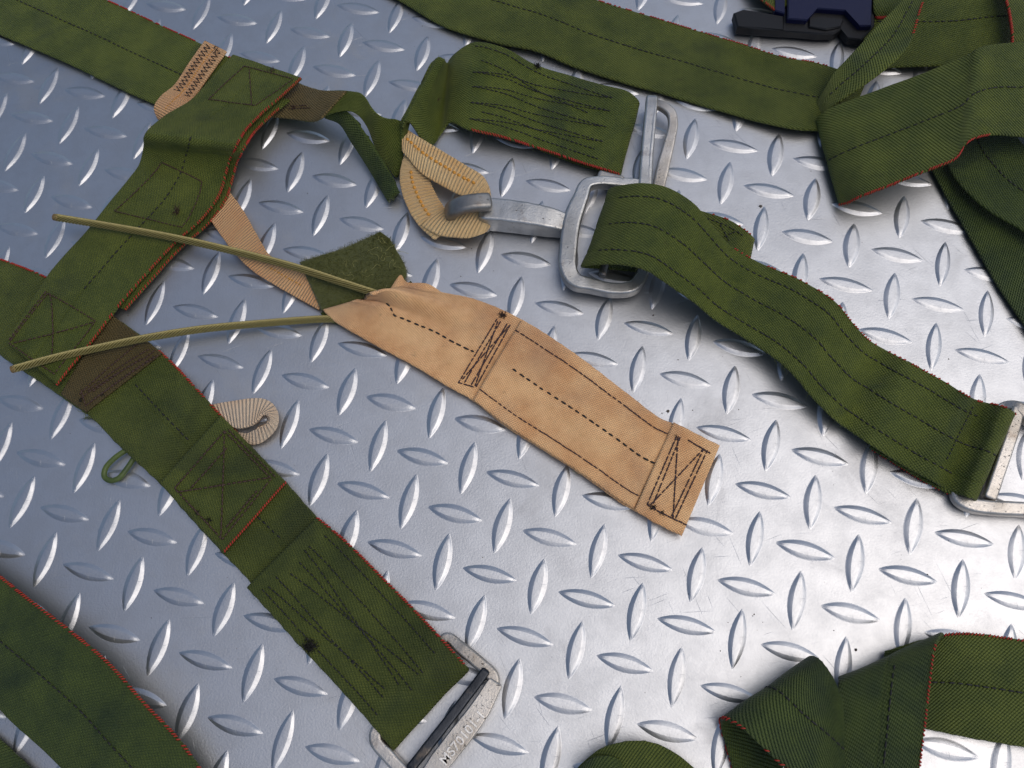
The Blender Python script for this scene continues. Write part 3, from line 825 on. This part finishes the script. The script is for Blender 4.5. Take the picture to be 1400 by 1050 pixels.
# ================================================================== RIGHT STRAP
t = thing('webbing_strap', 'long wavy olive strap with three stitch rows from the snap hook to the right edge', 'strap', (1100, 450))
secG = [((905, 265, 6), (870, 372, 5)), ((858, 263, 7), (818, 368, 6)), ((836, 260, 14), (796, 366, 12)), ((846, 254, 25), (806, 363, 21)), ((880, 250, 34), (842, 362, 30)), ((910, 255, 36), (878, 369, 31)),
        ((946, 276, 33), (912, 390, 27)), ((966, 300, 27), (946, 414, 21)), ((996, 334, 19), (976, 438, 16)), ((1036, 358, 13), (1012, 461, 12)),
        ((1098, 384, 16), (1060, 491, 14)), ((1140, 411, 18), (1090, 519, 16)), ((1164, 440, 14), (1112, 546, 13)), ((1186, 463, 12), (1136, 571, 11)), ((1210, 477, 6.5), (1158, 588, 6)), ((1242, 494, 11), (1192, 611, 10)),
        ((1290, 520, 8.5), (1240, 640, 7.5)), ((1328, 543, 11), (1277, 659, 10)), ((1347, 550, 5.6), (1295, 669, 5.6)), ((1360, 553, 7.6), (1307, 674, 7.2)), ((1375, 557, 13), (1322, 679, 12)), ((1386, 563, 10.5), (1333, 684, 9.5)),
        ((1382, 564, 4.4), (1329, 688, 3.8)), ((1340, 550, 3.6), (1288, 672, 3.4)), ((1240, 494, 3), (1190, 612, 2.6))]
rG = Ribbon('webbing', secG, M_GREEN, t, groove=(.17, .5, .83), wav=1.7, wfreq=20.0, ui=10)
def a_of(rb, x, y):
    return rb.find(x, y)[0]
g0, g1 = a_of(rG, 885, 300), a_of(rG, 1322, 610)
for bb in (.17, .5, .83):
    seam('lengthwise_stitching', rG, [[(g0 - .06, bb), (g1 + (.05 if bb == .5 else 0), bb)]], M_THREAD, 3.7, .75, .4, pixel=False)
seam('cross_stitching', rG, [[(1328, 556), (1290, 632)]], M_THREAD, 2.6, .6, .34)
edge_yarn('red_edge_stitching', rG, 0, g0 + .15, .86, skip=.55)
edge_yarn('red_edge_stitching', rG, 1, .86, 1.0)
edge_yarn('red_edge_stitching', rG, 0, .84, .9)
whiskers(rG, 90)
rGt = Ribbon('strap_tail', [((900, 270, 5), (890, 340, 5)), ((950, 286, 5.5), (940, 356, 5.5)), ((1000, 303, 7), (985, 372, 6.5)), ((1022, 318, 7), (1008, 382, 7)), ((1030, 326, 5), (1016, 390, 5)),
                            ((1022, 324, 2.8), (1008, 388, 2.6)), ((960, 296, 2.4), (950, 362, 2.2))], M_GREEN_B, t, ui=2)
seam('tail_stitching', rGt, [[(966, 300), (1018, 326)], [(984, 308), (996, 330)], [(990, 325), (1005, 318)]], M_THREAD, 2.6, .75, .34)
edge_yarn('red_edge_stitching', rGt, 0, .1, .6, skip=.6)

t = thing('strap_adapter', 'pitted light metal adapter cut off by the right edge of the photo', 'adapter', (1390, 640))
bar('cross_bar', [(1390, 560, 5.5), (1383, 588, 5.6), (1369, 630, 5.6), (1352, 680, 5.2)], 6.4, 5.5, M_HW_W, t, bev=.5)
bar('frame', [(1306, 668, 3.0), (1310, 682, 4.4), (1328, 691, 4.8), (1360, 695, 5.4), (1400, 697, 5.6), (1450, 702, 5.6), (1500, 690, 5.5), (1520, 620, 5.5), (1500, 590, 5.5), (1440, 585, 5.5),
              (1408, 574, 5.5), (1390, 558, 5.4), (1372, 556, 3.4), (1350, 580, 2.2), (1322, 640, 2.0)], 7.2, 6.4, M_HW_W, t, closed=True, bev=.5,
    sc=[(.7, .6)] + [(1, 1)] * 10 + [(.9, .9), (.5, .3), (.5, .3), (.5, .3), (.7, .6)])

# ================================================================== TOP STRAPS
t = thing('webbing_strap', 'light olive strap running along the top and folding up at its right end', 'strap', (900, 70))
rH = Ribbon('webbing', [((500, -150, 3), (450, -50, 3)), ((581, -97, 3), (548, 3, 3)), ((640, -65, 4), (605, 36, 3.4)), ((715, -40, 6), (682, 59, 5)), ((765, -20, 7), (732, 70, 5)), ((814, 0, 5), (781, 91, 3.4)),
                        ((880, 20, 4.5), (850, 113, 3.6)), ((935, 37, 4), (905, 128, 3.6)), ((1000, 55, 3.6), (970, 148, 3.4)), ((1075, 78, 4), (1040, 168, 4.5)), ((1120, 88, 4), (1090, 178, 6)),
                        ((1150, 97, 3), (1122, 180, 5)), ((1185, 110, 2.6), (1150, 190, 3))], M_GREEN_B, t, wav=1.2, wfreq=20.0, groove=(.5,))
seam('centre_stitching', rH, [[(.06, .5), (.98, .5)]], M_THREAD, 3.7, .7, .38, pixel=False)
edge_yarn('red_edge_stitching', rH, 0, .25, .95, skip=.35, r=.34)
whiskers(rH, 70)
rH2 = Ribbon('folded_webbing', [((1118, 140, 5), (1126, 178, 3.5)), ((1128, 124, 10), (1133, 152, 9)), ((1140, 101, 15), (1160, 131, 15)), ((1156, 84, 18), (1188, 112, 20)), ((1196, 39, 22), (1240, 66, 25)),
                       ((1235, -1, 24), (1262, 4, 26)), ((1275, -50, 22), (1292, -50, 24))], M_GREEN, t, groove=(.5,), ui=4)
seam('centre_stitching', rH2, [[(.1, .5), (.9, .5)]], M_THREAD, 3.7, .7, .4, pixel=False)
edge_yarn('red_edge_stitching', rH2, 1, .55, 1.0, skip=.2)

t = thing('webbing_strap', 'olive strap lying level behind the fold in the top right corner', 'strap', (1310, 40))
rH3 = Ribbon('webbing', [((1170, -32, 5), (1185, 96, 4)), ((1210, -28, 6), (1222, 92, 5)), ((1300, -28, 10), (1300, 90, 8)), ((1360, -30, 10), (1362, 80, 8)), ((1410, -34, 6), (1415, 80, 5))], M_GREEN, t, groove=(.5,))
seam('centre_stitching', rH3, [[(.05, .5), (.95, .5)]], M_THREAD, 3.7, .7, .4, pixel=False)
t = thing('webbing_strap', 'pale olive strap with thick red edge filling the extreme top right corner', 'strap', (1410, 10))
rH4 = Ribbon('webbing', [((1358, -60, 14), (1450, -80, 14)), ((1368, -16, 18), (1465, -30, 18)), ((1378, 20, 19), (1475, 10, 19)), ((1382, 60, 18), (1485, 60, 18)), ((1376, 110, 12), (1480, 120, 12))], M_GREEN_B, t)
edge_yarn('red_edge_stitching', rH4, 0, .0, 1.0, r=.5)

t = thing('webbing_strap', 'large raised olive strap loop at the right with a dark basket weave face', 'strap', (1230, 180))
rJ = Ribbon('webbing', [((1520, 60, 20.8), (1520, 200, 18.2)), ((1460, 56, 28.6), (1460, 194, 24.7)), ((1400, 57, 33.8), (1400, 188, 28.6)), ((1360, 60, 36.4), (1350, 186, 29.9)), ((1338, 66, 37.7), (1322, 196, 32.5)),
                        ((1326, 74, 35.1), (1308, 217, 31.2)), ((1290, 89, 29.9), (1272, 233, 27.3)), ((1230, 111, 23.4), (1225, 252, 22.1)), ((1160, 138, 16.9), (1178, 270, 15.6)), ((1128, 152, 13.0), (1158, 279, 8.0)),
                        ((1117, 164, 6.5), (1149, 280, 4.5)), ((1128, 168, 3.6), (1157, 275, 3.0)), ((1190, 150, 2.8), (1215, 250, 2.6))], M_GREEN, t, wav=1.6, wfreq=20.0, groove=(.5,), ui=7)
seam('centre_stitching', rJ, [[(.03, .5), (.84, .5)]], M_THREAD, 3.7, .72, .42, pixel=False)
edge_yarn('red_edge_stitching', rJ, 1, .36, .84, skip=.15, r=.36)
edge_yarn('red_edge_stitching', rJ, 1, .1, .3, skip=.6)
whiskers(rJ, 40)
t = thing('webbing_strap', 'dark olive strap curving down under the raised loop at the right edge', 'strap', (1360, 250))
rK1 = Ribbon('webbing', [((1372, 120, 6.0), (1310, 190, 5.0)), ((1378, 165, 10.8), (1296, 228, 8.0)), ((1404, 205, 13.2), (1340, 280, 10.8)), ((1440, 235, 13.2), (1390, 312, 10.8)), ((1500, 270, 10.8), (1450, 350, 8.0))], M_GREEN_D, t, groove=(.5,))
seam('centre_stitching', rK1, [[(.1, .5), (.95, .5)]], M_THREAD, 3.7, .7, .4, pixel=False)
t = thing('webbing_strap', 'flat dark green strap leaving down the right edge below the loop', 'strap', (1370, 330))
rK2 = Ribbon('webbing', [((1262, 205, 3), (1370, 165, 3)), ((1281, 246, 3), (1384, 205, 3)), ((1321, 317, 3), (1420, 268, 3)), ((1366, 394, 3), (1466, 342, 3)), ((1430, 490, 3), (1530, 436, 3))], M_GREEN_D, t)
whiskers(rK2, 25)

# black side release buckle at the top edge
t = thing('plastic_buckle', 'black plastic side release buckle with a blue sheen at the top edge', 'buckle', (1110, 20))
prism('body', [(1070, -70), (1070, 42), (1098, 44), (1118, 46), (1140, 46), (1150, 40), (1160, 52), (1178, 54), (1196, 34), (1196, -70)], 2.4, 8.0, M_PLASTIC, t, .8)
prism('top_face', [(1077, -70), (1077, 25), (1103, 27), (1117, 11), (1157, 14), (1176, 35), (1192, 35), (1193, -70)], 8.0, 12.0, M_PLASTIC_SKY, t, .8)
prism('release_tab', [(1106, 24), (1122, 22), (1154, 26), (1150, 36), (1130, 40), (1106, 36)], 7.6, 9.6, M_PLASTIC, t, .7)
prism('side_arm', [(1003, 17), (1016, 12), (1072, 22), (1072, 41), (1030, 38), (1008, 36)], 2.4, 9.0, M_PLASTIC, t, .9)
prism('frame_side', [(1060, -70), (1060, 14), (1073, 18), (1073, -70)], 4.0, 11.0, M_PLASTIC_SKY, t, .7)
t = thing('webbing_strap', 'corner of a red edged olive strap inside the black buckle', 'strap', (1045, 0))
rX = Ribbon('webbing', [((1000, -60, 8), (1058, -90, 8)), ((1038, -2, 9), (1100, -30, 9)), ((1058, 15, 9), (1120, -10, 9))], M_GREEN_B, t)
edge_yarn('red_edge_stitching', rX, 0, .3, 1.0)
t = thing('webbing_strap', 'short red edged strap end right of the black buckle', 'strap', (1208, 10))
rX2 = Ribbon('webbing', [((1195, -70, 9), (1260, -70, 9)), ((1194, -20, 9), (1260, -20, 9)), ((1194, 16, 9), (1258, 12, 9)), ((1198, 25, 6), (1258, 22, 6))], M_GREEN, t, ui=1)
tubes('red_end_stitching', [([rX2.at(.97, b, .2), rX2.at(1, b + .02, .1), rX2.at(1, b + .03, -.5)], [.4, .5, .4]) for b in np.arange(0, .6, .03)], M_RED, rX2.ob)

# ================================================================== BOTTOM STRAPS
t = thing('webbing_strap', 'deep green strap with red edge across the bottom left corner', 'strap', (110, 950))
rD = Ribbon('webbing', [((-90, 722, 12.6), (-160, 835, 8.4)), ((0, 787, 15.4), (-70, 905, 9.8)), ((44, 821, 16.1), (-20, 950, 9.8)), ((97, 861, 16.1), (14, 985, 9.8)), ((151, 908, 15.4), (62, 1028, 9.1)),
                        ((201, 962, 15.4), (104, 1072, 9.1)), ((245, 1009, 14.0), (140, 1116, 8.4)), ((276, 1052, 12.6), (166, 1155, 8.4)), ((312, 1112, 11.2), (196, 1210, 5.0))], M_GREEN_D, t, groove=(.5,))
seam('centre_stitching', rD, [[(.05, .5), (.97, .5)]], M_THREAD, 3.7, .7, .4, pixel=False)
edge_yarn('red_edge_stitching', rD, 0, .1, 1.0, skip=.12, r=.38)
whiskers(rD, 40)
t = thing('webbing_strap', 'sliver of dark green strap in the extreme bottom left corner', 'strap', (10, 1040))
rD2 = Ribbon('webbing', [((-70, 955, 3), (-130, 1050, 3)), ((0, 1010, 3), (-60, 1105, 3)), ((46, 1052, 3), (-20, 1150, 3)), ((100, 1106, 3), (30, 1200, 3))], M_GREEN_D, t)

t = thing('webbing_strap', 'light olive red edged strap leaving through the bottom right edge', 'strap', (1330, 940))
rL1 = Ribbon('webbing', [((1210, 890, 4), (1190, 1000, 3.4)), ((1262, 874, 6), (1250, 995, 4)), ((1300, 866, 8), (1290, 1002, 5)), ((1334, 866, 8.5), (1330, 1010, 5.5)), ((1400, 875, 8), (1394, 1021, 6)),
                         ((1470, 885, 7), (1460, 1034, 6)), ((1540, 890, 5), (1530, 1040, 5))], M_GREEN, t, groove=(.5,))
seam('centre_stitching', rL1, [[(.05, .5), (.95, .5)]], M_THREAD, 3.7, .72, .42, pixel=False)
edge_yarn('red_edge_stitching', rL1, 0, .2, 1.0, r=.36)
t = thing('webbing_strap', 'dark green strap standing on end with red right edge at the bottom right', 'strap', (1200, 1000))
rL2 = Ribbon('webbing', [((1287, 876, 5.0), (1150, 934, 5.0)), ((1290, 866, 11.2), (1146, 928, 7.0)), ((1285, 873, 16.2), (1146, 935, 13.8)), ((1277, 892, 19.4), (1143, 962, 15.0)), ((1270, 942, 20.0), (1140, 1000, 15.0)), ((1264, 996, 20.0), (1136, 1048, 15.0)),
                         ((1256, 1056, 18.8), (1130, 1100, 15.0)), ((1250, 1120, 17.5), (1120, 1160, 13.8))], M_GREEN_D, t, groove=(.5,), ui=5)
seam('centre_stitching', rL2, [[(.2, .42), (.97, .42)]], M_THREAD, 3.7, .72, .42, pixel=False)
edge_yarn('red_edge_stitching', rL2, 0, .2, 1.0, r=.4)
t = thing('webbing_strap', 'dark teal green strap loop with a pointed left corner at the bottom right', 'strap', (1070, 990))
rL3 = Ribbon('webbing', [((1160, 985, 5.0), (1190, 1110, 5.0)), ((1148, 948, 18.2), (1150, 1096, 16.9)), ((1139, 926, 24.7), (1114, 1076, 23.4)), ((1128, 909, 26.0), (1068, 1046, 24.7)), ((1119, 900, 23.4), (1016, 998, 23.4)),
                         ((1112, 898, 16.9), (990, 985, 16.9)), ((1104, 906, 7.0), (986, 994, 7.0)), ((1086, 950, 3.5), (1000, 1046, 3.5)), ((1080, 1030, 2.8), (1020, 1140, 2.8))], M_GREEN_D, t, groove=(.5,), ui=3)
seam('centre_stitching', rL3, [[(.08, .5), (.6, .5)]], M_THREAD, 3.7, .72, .42, pixel=False)
edge_yarn('red_edge_stitching', rL3, 1, .1, .62, r=.36, skip=.3)
edge_yarn('red_edge_stitching', rL3, 1, .62, 1.0, r=.36, skip=.4)
t = thing('webbing_strap', 'arched green strap bend peeking in at the bottom edge', 'strap', (870, 1045))
rM = Ribbon('webbing', [((780, 1066, 4), (780, 1180, 4)), ((794, 1046, 9), (800, 1160, 8)), ((822, 1023, 13), (826, 1140, 12)), ((860, 1013, 14), (862, 1130, 13)), ((892, 1015, 13), (900, 1130, 12)), ((922, 1029, 11), (940, 1140, 10)),
                        ((952, 1054, 7), (980, 1165, 6)), ((990, 1090, 3.4), (1020, 1200, 3.4))], M_GREEN, t, cup=1.5)
rM2 = Ribbon('inner_fold', [((790, 1070, 10), (800, 1190, 10)), ((797, 1046, 16), (806, 1160, 15)), ((818, 1034, 18), (830, 1150, 18)), ((842, 1036, 17), (850, 1150, 17)), ((856, 1056, 12), (862, 1170, 12))], M_GREEN_D, t, ui=2)

# ================================================================== TAN RELEASE FLAP WITH CABLES
t = thing('release_flap', 'tan webbing flap with olive felt head and two stiff cables, at the centre', 'flap', (700, 530))
def gather(a_, b):
    g = math.exp(-((b - .20 - a_ * .25) / .10) ** 2) * max(0, 1 - a_ / .34) * 6.0
    g -= math.exp(-((b - .38 - a_ * .12) / .06) ** 2) * max(0, 1 - a_ / .30) * 2.6
    g += 0.45 * math.sin(b * 75 + a_ * 6) * max(0, 1 - a_ / .30) * max(0, 1 - b / .62)
    g += 0.9 * math.sin(a_ * 17 + b * 2.2) * (1 if a_ > .3 else a_ / .3) * .5
    return g
secN = [((526, 400, 7), (441, 424, 4.6)), ((552, 392, 7.4), (458, 440, 4.6)), ((582, 396, 7), (488, 458, 4.4)), ((612, 401, 6), (524, 478, 4)), ((642, 407, 5), (566, 501, 4)), ((674, 418, 4.5), (610, 528, 4)), ((711, 436, 4.5), (648, 549, 4)),
        ((752, 461, 4.5), (690, 582, 4)), ((800, 493, 5), (738, 613, 4.5)), ((860, 539, 5), (797, 651, 4.5)), ((905, 573, 4.5), (850, 689, 4)), ((930, 582, 4.5), (868, 699, 4)), ((980, 608, 4.2), (930, 731, 4))]
rN = Ribbon('tan_webbing', secN, M_TAN, t, disp=gather, th=2.0)
rN2 = Ribbon('folded_hem', [((921, 577, 6.4), (867, 698, 5.8)), ((950, 592, 6.3), (897, 716, 5.8)), ((984, 609, 6.0), (932, 733, 5.6))], M_TAN, t, th=1.7, wav=.2)
rN3 = Ribbon('stitched_cover', [((713, 438, 6.2), (647, 547, 5.6)), ((752, 463, 6.2), (692, 581, 5.8)), ((800, 495, 6.6), (740, 612, 6.2)), ((860, 541, 6.6), (799, 650, 6.2)), ((905, 574, 6.1), (852, 687, 5.7)), ((924, 582, 5.8), (866, 695, 5.4))],
             M_TAN, t, groove=(.14, .48, .86), th=1.3, disp=lambda a_, b: 0.8 * math.sin(a_ * 9 + b * 2.2) * math.sin(b * math.pi), wav=.4)
seam('centre_stitching', rN, [[(529, 415), (540, 432), (585, 450), (618, 468), (648, 482)]], M_THREAD, 4.4, .6, .5)
seam('centre_stitching', rN3, [[(.10, .5), (.99, .47)]], M_THREAD, 4.4, .6, .5, pixel=False)
seam('edge_stitching', rN3, [[(.0, .13), (.99, .12)], [(.0, .87), (.99, .86)]], M_THREAD_PU, 3.2, .95, .36, pixel=False)
seam('bar_stitching', rN, [[(680, 437), (627, 524)], [(685, 440), (634, 526)], [(694, 443), (644, 528)], [(698, 445), (650, 532)], [(681, 440), (650, 528)], [(697, 446), (630, 522)], [(627, 524), (650, 531)]],
     M_THREAD_PU, 2.9, .95, .42)
seam('box_stitching', rN2, [[(925, 597), (885, 690)], [(930, 598), (892, 692)], [(962, 614), (918, 706)], [(967, 616), (923, 710)], [(927, 597), (920, 708)], [(962, 614), (890, 690)], [(940, 602), (970, 620)], [(884, 690), (938, 718)]],
     M_THREAD_PU, 2.9, .95, .42)
tuft(rN, 688, 432, 60, 2.4, M_THREAD_BR); tuft(rN2, 893, 694, 34, 1.9); tuft(rN2, 905, 702, 18, 1.3); tuft(rN2, 925, 598, 12, 1.5, M_THREAD_BR)
whiskers(rN, 60, M_PALEFIBRE, 1, 2.4)
rNf = Ribbon('folded_corner', [((534, 398, 4.6), (520, 408, 4.6)), ((548, 376, 5), (540, 404, 6)), ((556, 386, 5), (560, 404, 6)), ((584, 388, 5), (576, 408, 6)), ((604, 400, 4.5), (600, 414, 5))], M_TAN, t, th=1.2, wav=.2)
# felt head
rV = Ribbon('felt_head', [((520, 318, 3.5), (534, 328, 3.4)), ((492, 330, 4), (556, 378, 3.6)), ((462, 342, 4), (520, 402, 2.6)), ((434, 351, 4), (480, 414, 2.8)), ((410, 359, 3.6), (440, 426, 3.2))], M_FELT, t, th=2.6, wav=.5, ui=2)
fz = []
for _ in range(2600):
    a_, b = random.random(), random.random()
    if random.random() < .25:
        b = random.choice((0.0, 1.0))
    p = rV.at(a_, b)
    d = np.array([random.gauss(0, 1), random.gauss(0, 1), abs(random.gauss(0, .45))]); d /= np.linalg.norm(d)
    l = random.uniform(.6, 2.4) * .001
    q = np.array([random.gauss(0, .4), random.gauss(0, .4), .15]) * l
    fz.append(([p, p + d * l * .5 + q, p + d * l], [.07, .07, .04]))
tubes('fuzz', fz, M_FELTFIBRE, rV.ob, sides=3)
fz = []
for _ in range(26):
    p = rV.at(random.uniform(.1, .9), random.uniform(.3, .95), .8)
    th0 = random.uniform(0, 6.3); pts = [p]
    for k in range(9):
        th0 += random.gauss(0, .75); p = p + np.array([math.cos(th0), math.sin(th0), random.gauss(0, .15)]) * .0009; pts.append(p)
    fz.append((pts, [.09] * 10))
tubes('loose_pale_threads', fz, M_PALEFIBRE, rV.ob, sides=3)
rVb = Ribbon('felt_backing', [((438, 428, 2.4), (446, 440, 2.2)), ((486, 416, 2.4), (500, 448, 2.2)), ((528, 406, 2.4), (545, 420, 2.2)), ((562, 384, 2.4), (568, 396, 2.2))], M_GREEN_D, t, th=1.2)
c1 = cable('cable', [(75, 297, 11.5), (160, 311, 11.5), (242, 326, 11.6), (330, 346, 11), (406, 366, 9.6), (470, 387, 9.0), (510, 400, 8.2), (527, 405, 6.6)], M_CABLE, t)
c2 = cable('cable', [(17, 505, 10.8), (75, 489, 10.6), (128, 477, 10.2), (200, 462, 9.4), (268, 451, 8), (360, 442, 6), (455, 436, 3.4), (490, 438, 2.6)], M_CABLE, t)
for par, pts in ((c1, [(74, 296.8, 11.5), (80, 298, 11.5)]), (c2, [(16, 505.3, 10.8), (22, 503.6, 10.8)])):
    cord('cable_tip', pts, 2.0, M_CABLE_END, par)

# ================================================================== grit on the plate
V, F = [], []
spots = [(913, 562, .9), (905, 565, .4), (947, 561, .4), (1170, 888, .8), (1040, 282, 1.0), (1163, 262, .4), (1029, 842, .35), (1031, 840, .4), (941, 812, .3), (985, 890, .3),
         (1097, 912, .35), (893, 431, .5), (927, 492, .4), (1228, 393, .3), (1297, 491, .4), (1140, 862, .3), (952, 788, .4), (660, 762, .3), (645, 340, .4), (630, 378, .35), (1010, 560, .3)]
for _ in range(320):
    spots.append((random.uniform(0, 1400), random.uniform(0, 1050), random.uniform(.07, .16) + .25 * random.random() ** 8))
for x, y, r in spots:
    c = px(x, y, 0); b = len(V)
    for q in range(8):
        V.append(c + np.array([math.cos(q * .785) * r * random.uniform(.6, 1.2), math.sin(q * .785) * r * random.uniform(.6, 1.2), r * .35]) * .001)
    V.append(c + np.array([0, 0, r * random.uniform(.8, 1.2)]) * .001)
    V.append(c + np.array([0, 0, -.0001]))
    for q in range(8):
        F.append((b + q, b + (q + 1) % 8, b + 8)); F.append((b + (q + 1) % 8, b + q, b + 9))
g = mesh_object('grit', V, F, M_GRIT, kind='stuff', smooth=False)
g['label'] = 'fine dark grit scattered over the tread plate'; g['category'] = 'grit'

# ================================================================== lugs of the tread plate
bpy.context.view_layer.update()
dg = bpy.context.evaluated_depsgraph_get()
cand = []
rest = []
for i in range(-34, 22):
    for j in range(-18, 22):
        p = lattice(i, j)
        if abs(p[0]) > .7 or abs(p[1]) > .7:
            continue
        rz = -HEAD + (math.pi / 2 if (i + j) % 2 == 0 else 0)
        dx = np.array([math.cos(rz), math.sin(rz), 0])
        vis = 0
        for f in (-.95, -.7, -.4, 0, .4, .7, .95):
            q = p + dx * f * .0138 + np.array([0, 0, .0019])
            x, y = to_px(q)
            if -2 < x < 1402 and -2 < y < 1052:
                v = Vector(q) - Vector(CAMPOS)
                hit = scene.ray_cast(dg, Vector(CAMPOS), v.normalized(), distance=v.length - .0005)
                vis += not hit[0]
        (cand if vis else rest).append((vis / np.linalg.norm(p - CAMPOS), p, rz))
cand.sort(key=lambda c: -c[0])
rest += cand[298:]; cand = cand[:298]
for _, p, rz in cand:
    o = bpy.data.objects.new('lug', LUG); scene.collection.objects.link(o)
    o.parent = plate; o.location = Vector(p) + Vector((random.gauss(0, .00025), random.gauss(0, .00025), 0)); o.rotation_euler = (0, 0, rz + random.gauss(0, .018))
    o.scale = (random.uniform(.97, 1.02), random.uniform(.93, 1.05), random.uniform(.8, 1.12))
lv = np.array([v.co[:] for v in LUG.vertices]); lf = [tuple(f.vertices) for f in LUG.polygons]
V, F = [], []
for _, p, rz in rest:
    c, s_ = math.cos(rz), math.sin(rz); b = len(V)
    V.extend(lv @ np.array([[c, s_, 0], [-s_, c, 0], [0, 0, 1]]) + p)
    F.extend([tuple(q + b for q in f) for f in lf])
mesh_object('lug_field', V, F, M_PLATE, plate, kind='stuff')
print('lugs in view', len(cand), 'rest', len(rest))
for nm, rb in (('A', rA), ('B', rB), ('C', rC), ('C2', rC2), ('F', rF), ('E', rE), ('G', rG), ('H', rH), ('H2', rH2), ('J', rJ), ('D', rD), ('L1', rL1), ('L2', rL2), ('L3', rL3), ('N', rN), ('K1', rK1), ('K2', rK2), ('rL', rL), ('rP', rP), ('At', rAt)):
    w = np.linalg.norm(rb.P[:, -1] - rb.P[:, 0], axis=1) * 1000
    print(nm, 'len %.0f width %.1f (%.1f-%.1f)' % (rb.len, w.mean(), w.min(), w.max()))
for o in bpy.data.objects:
    if '_org' in o:
        del o['_org']
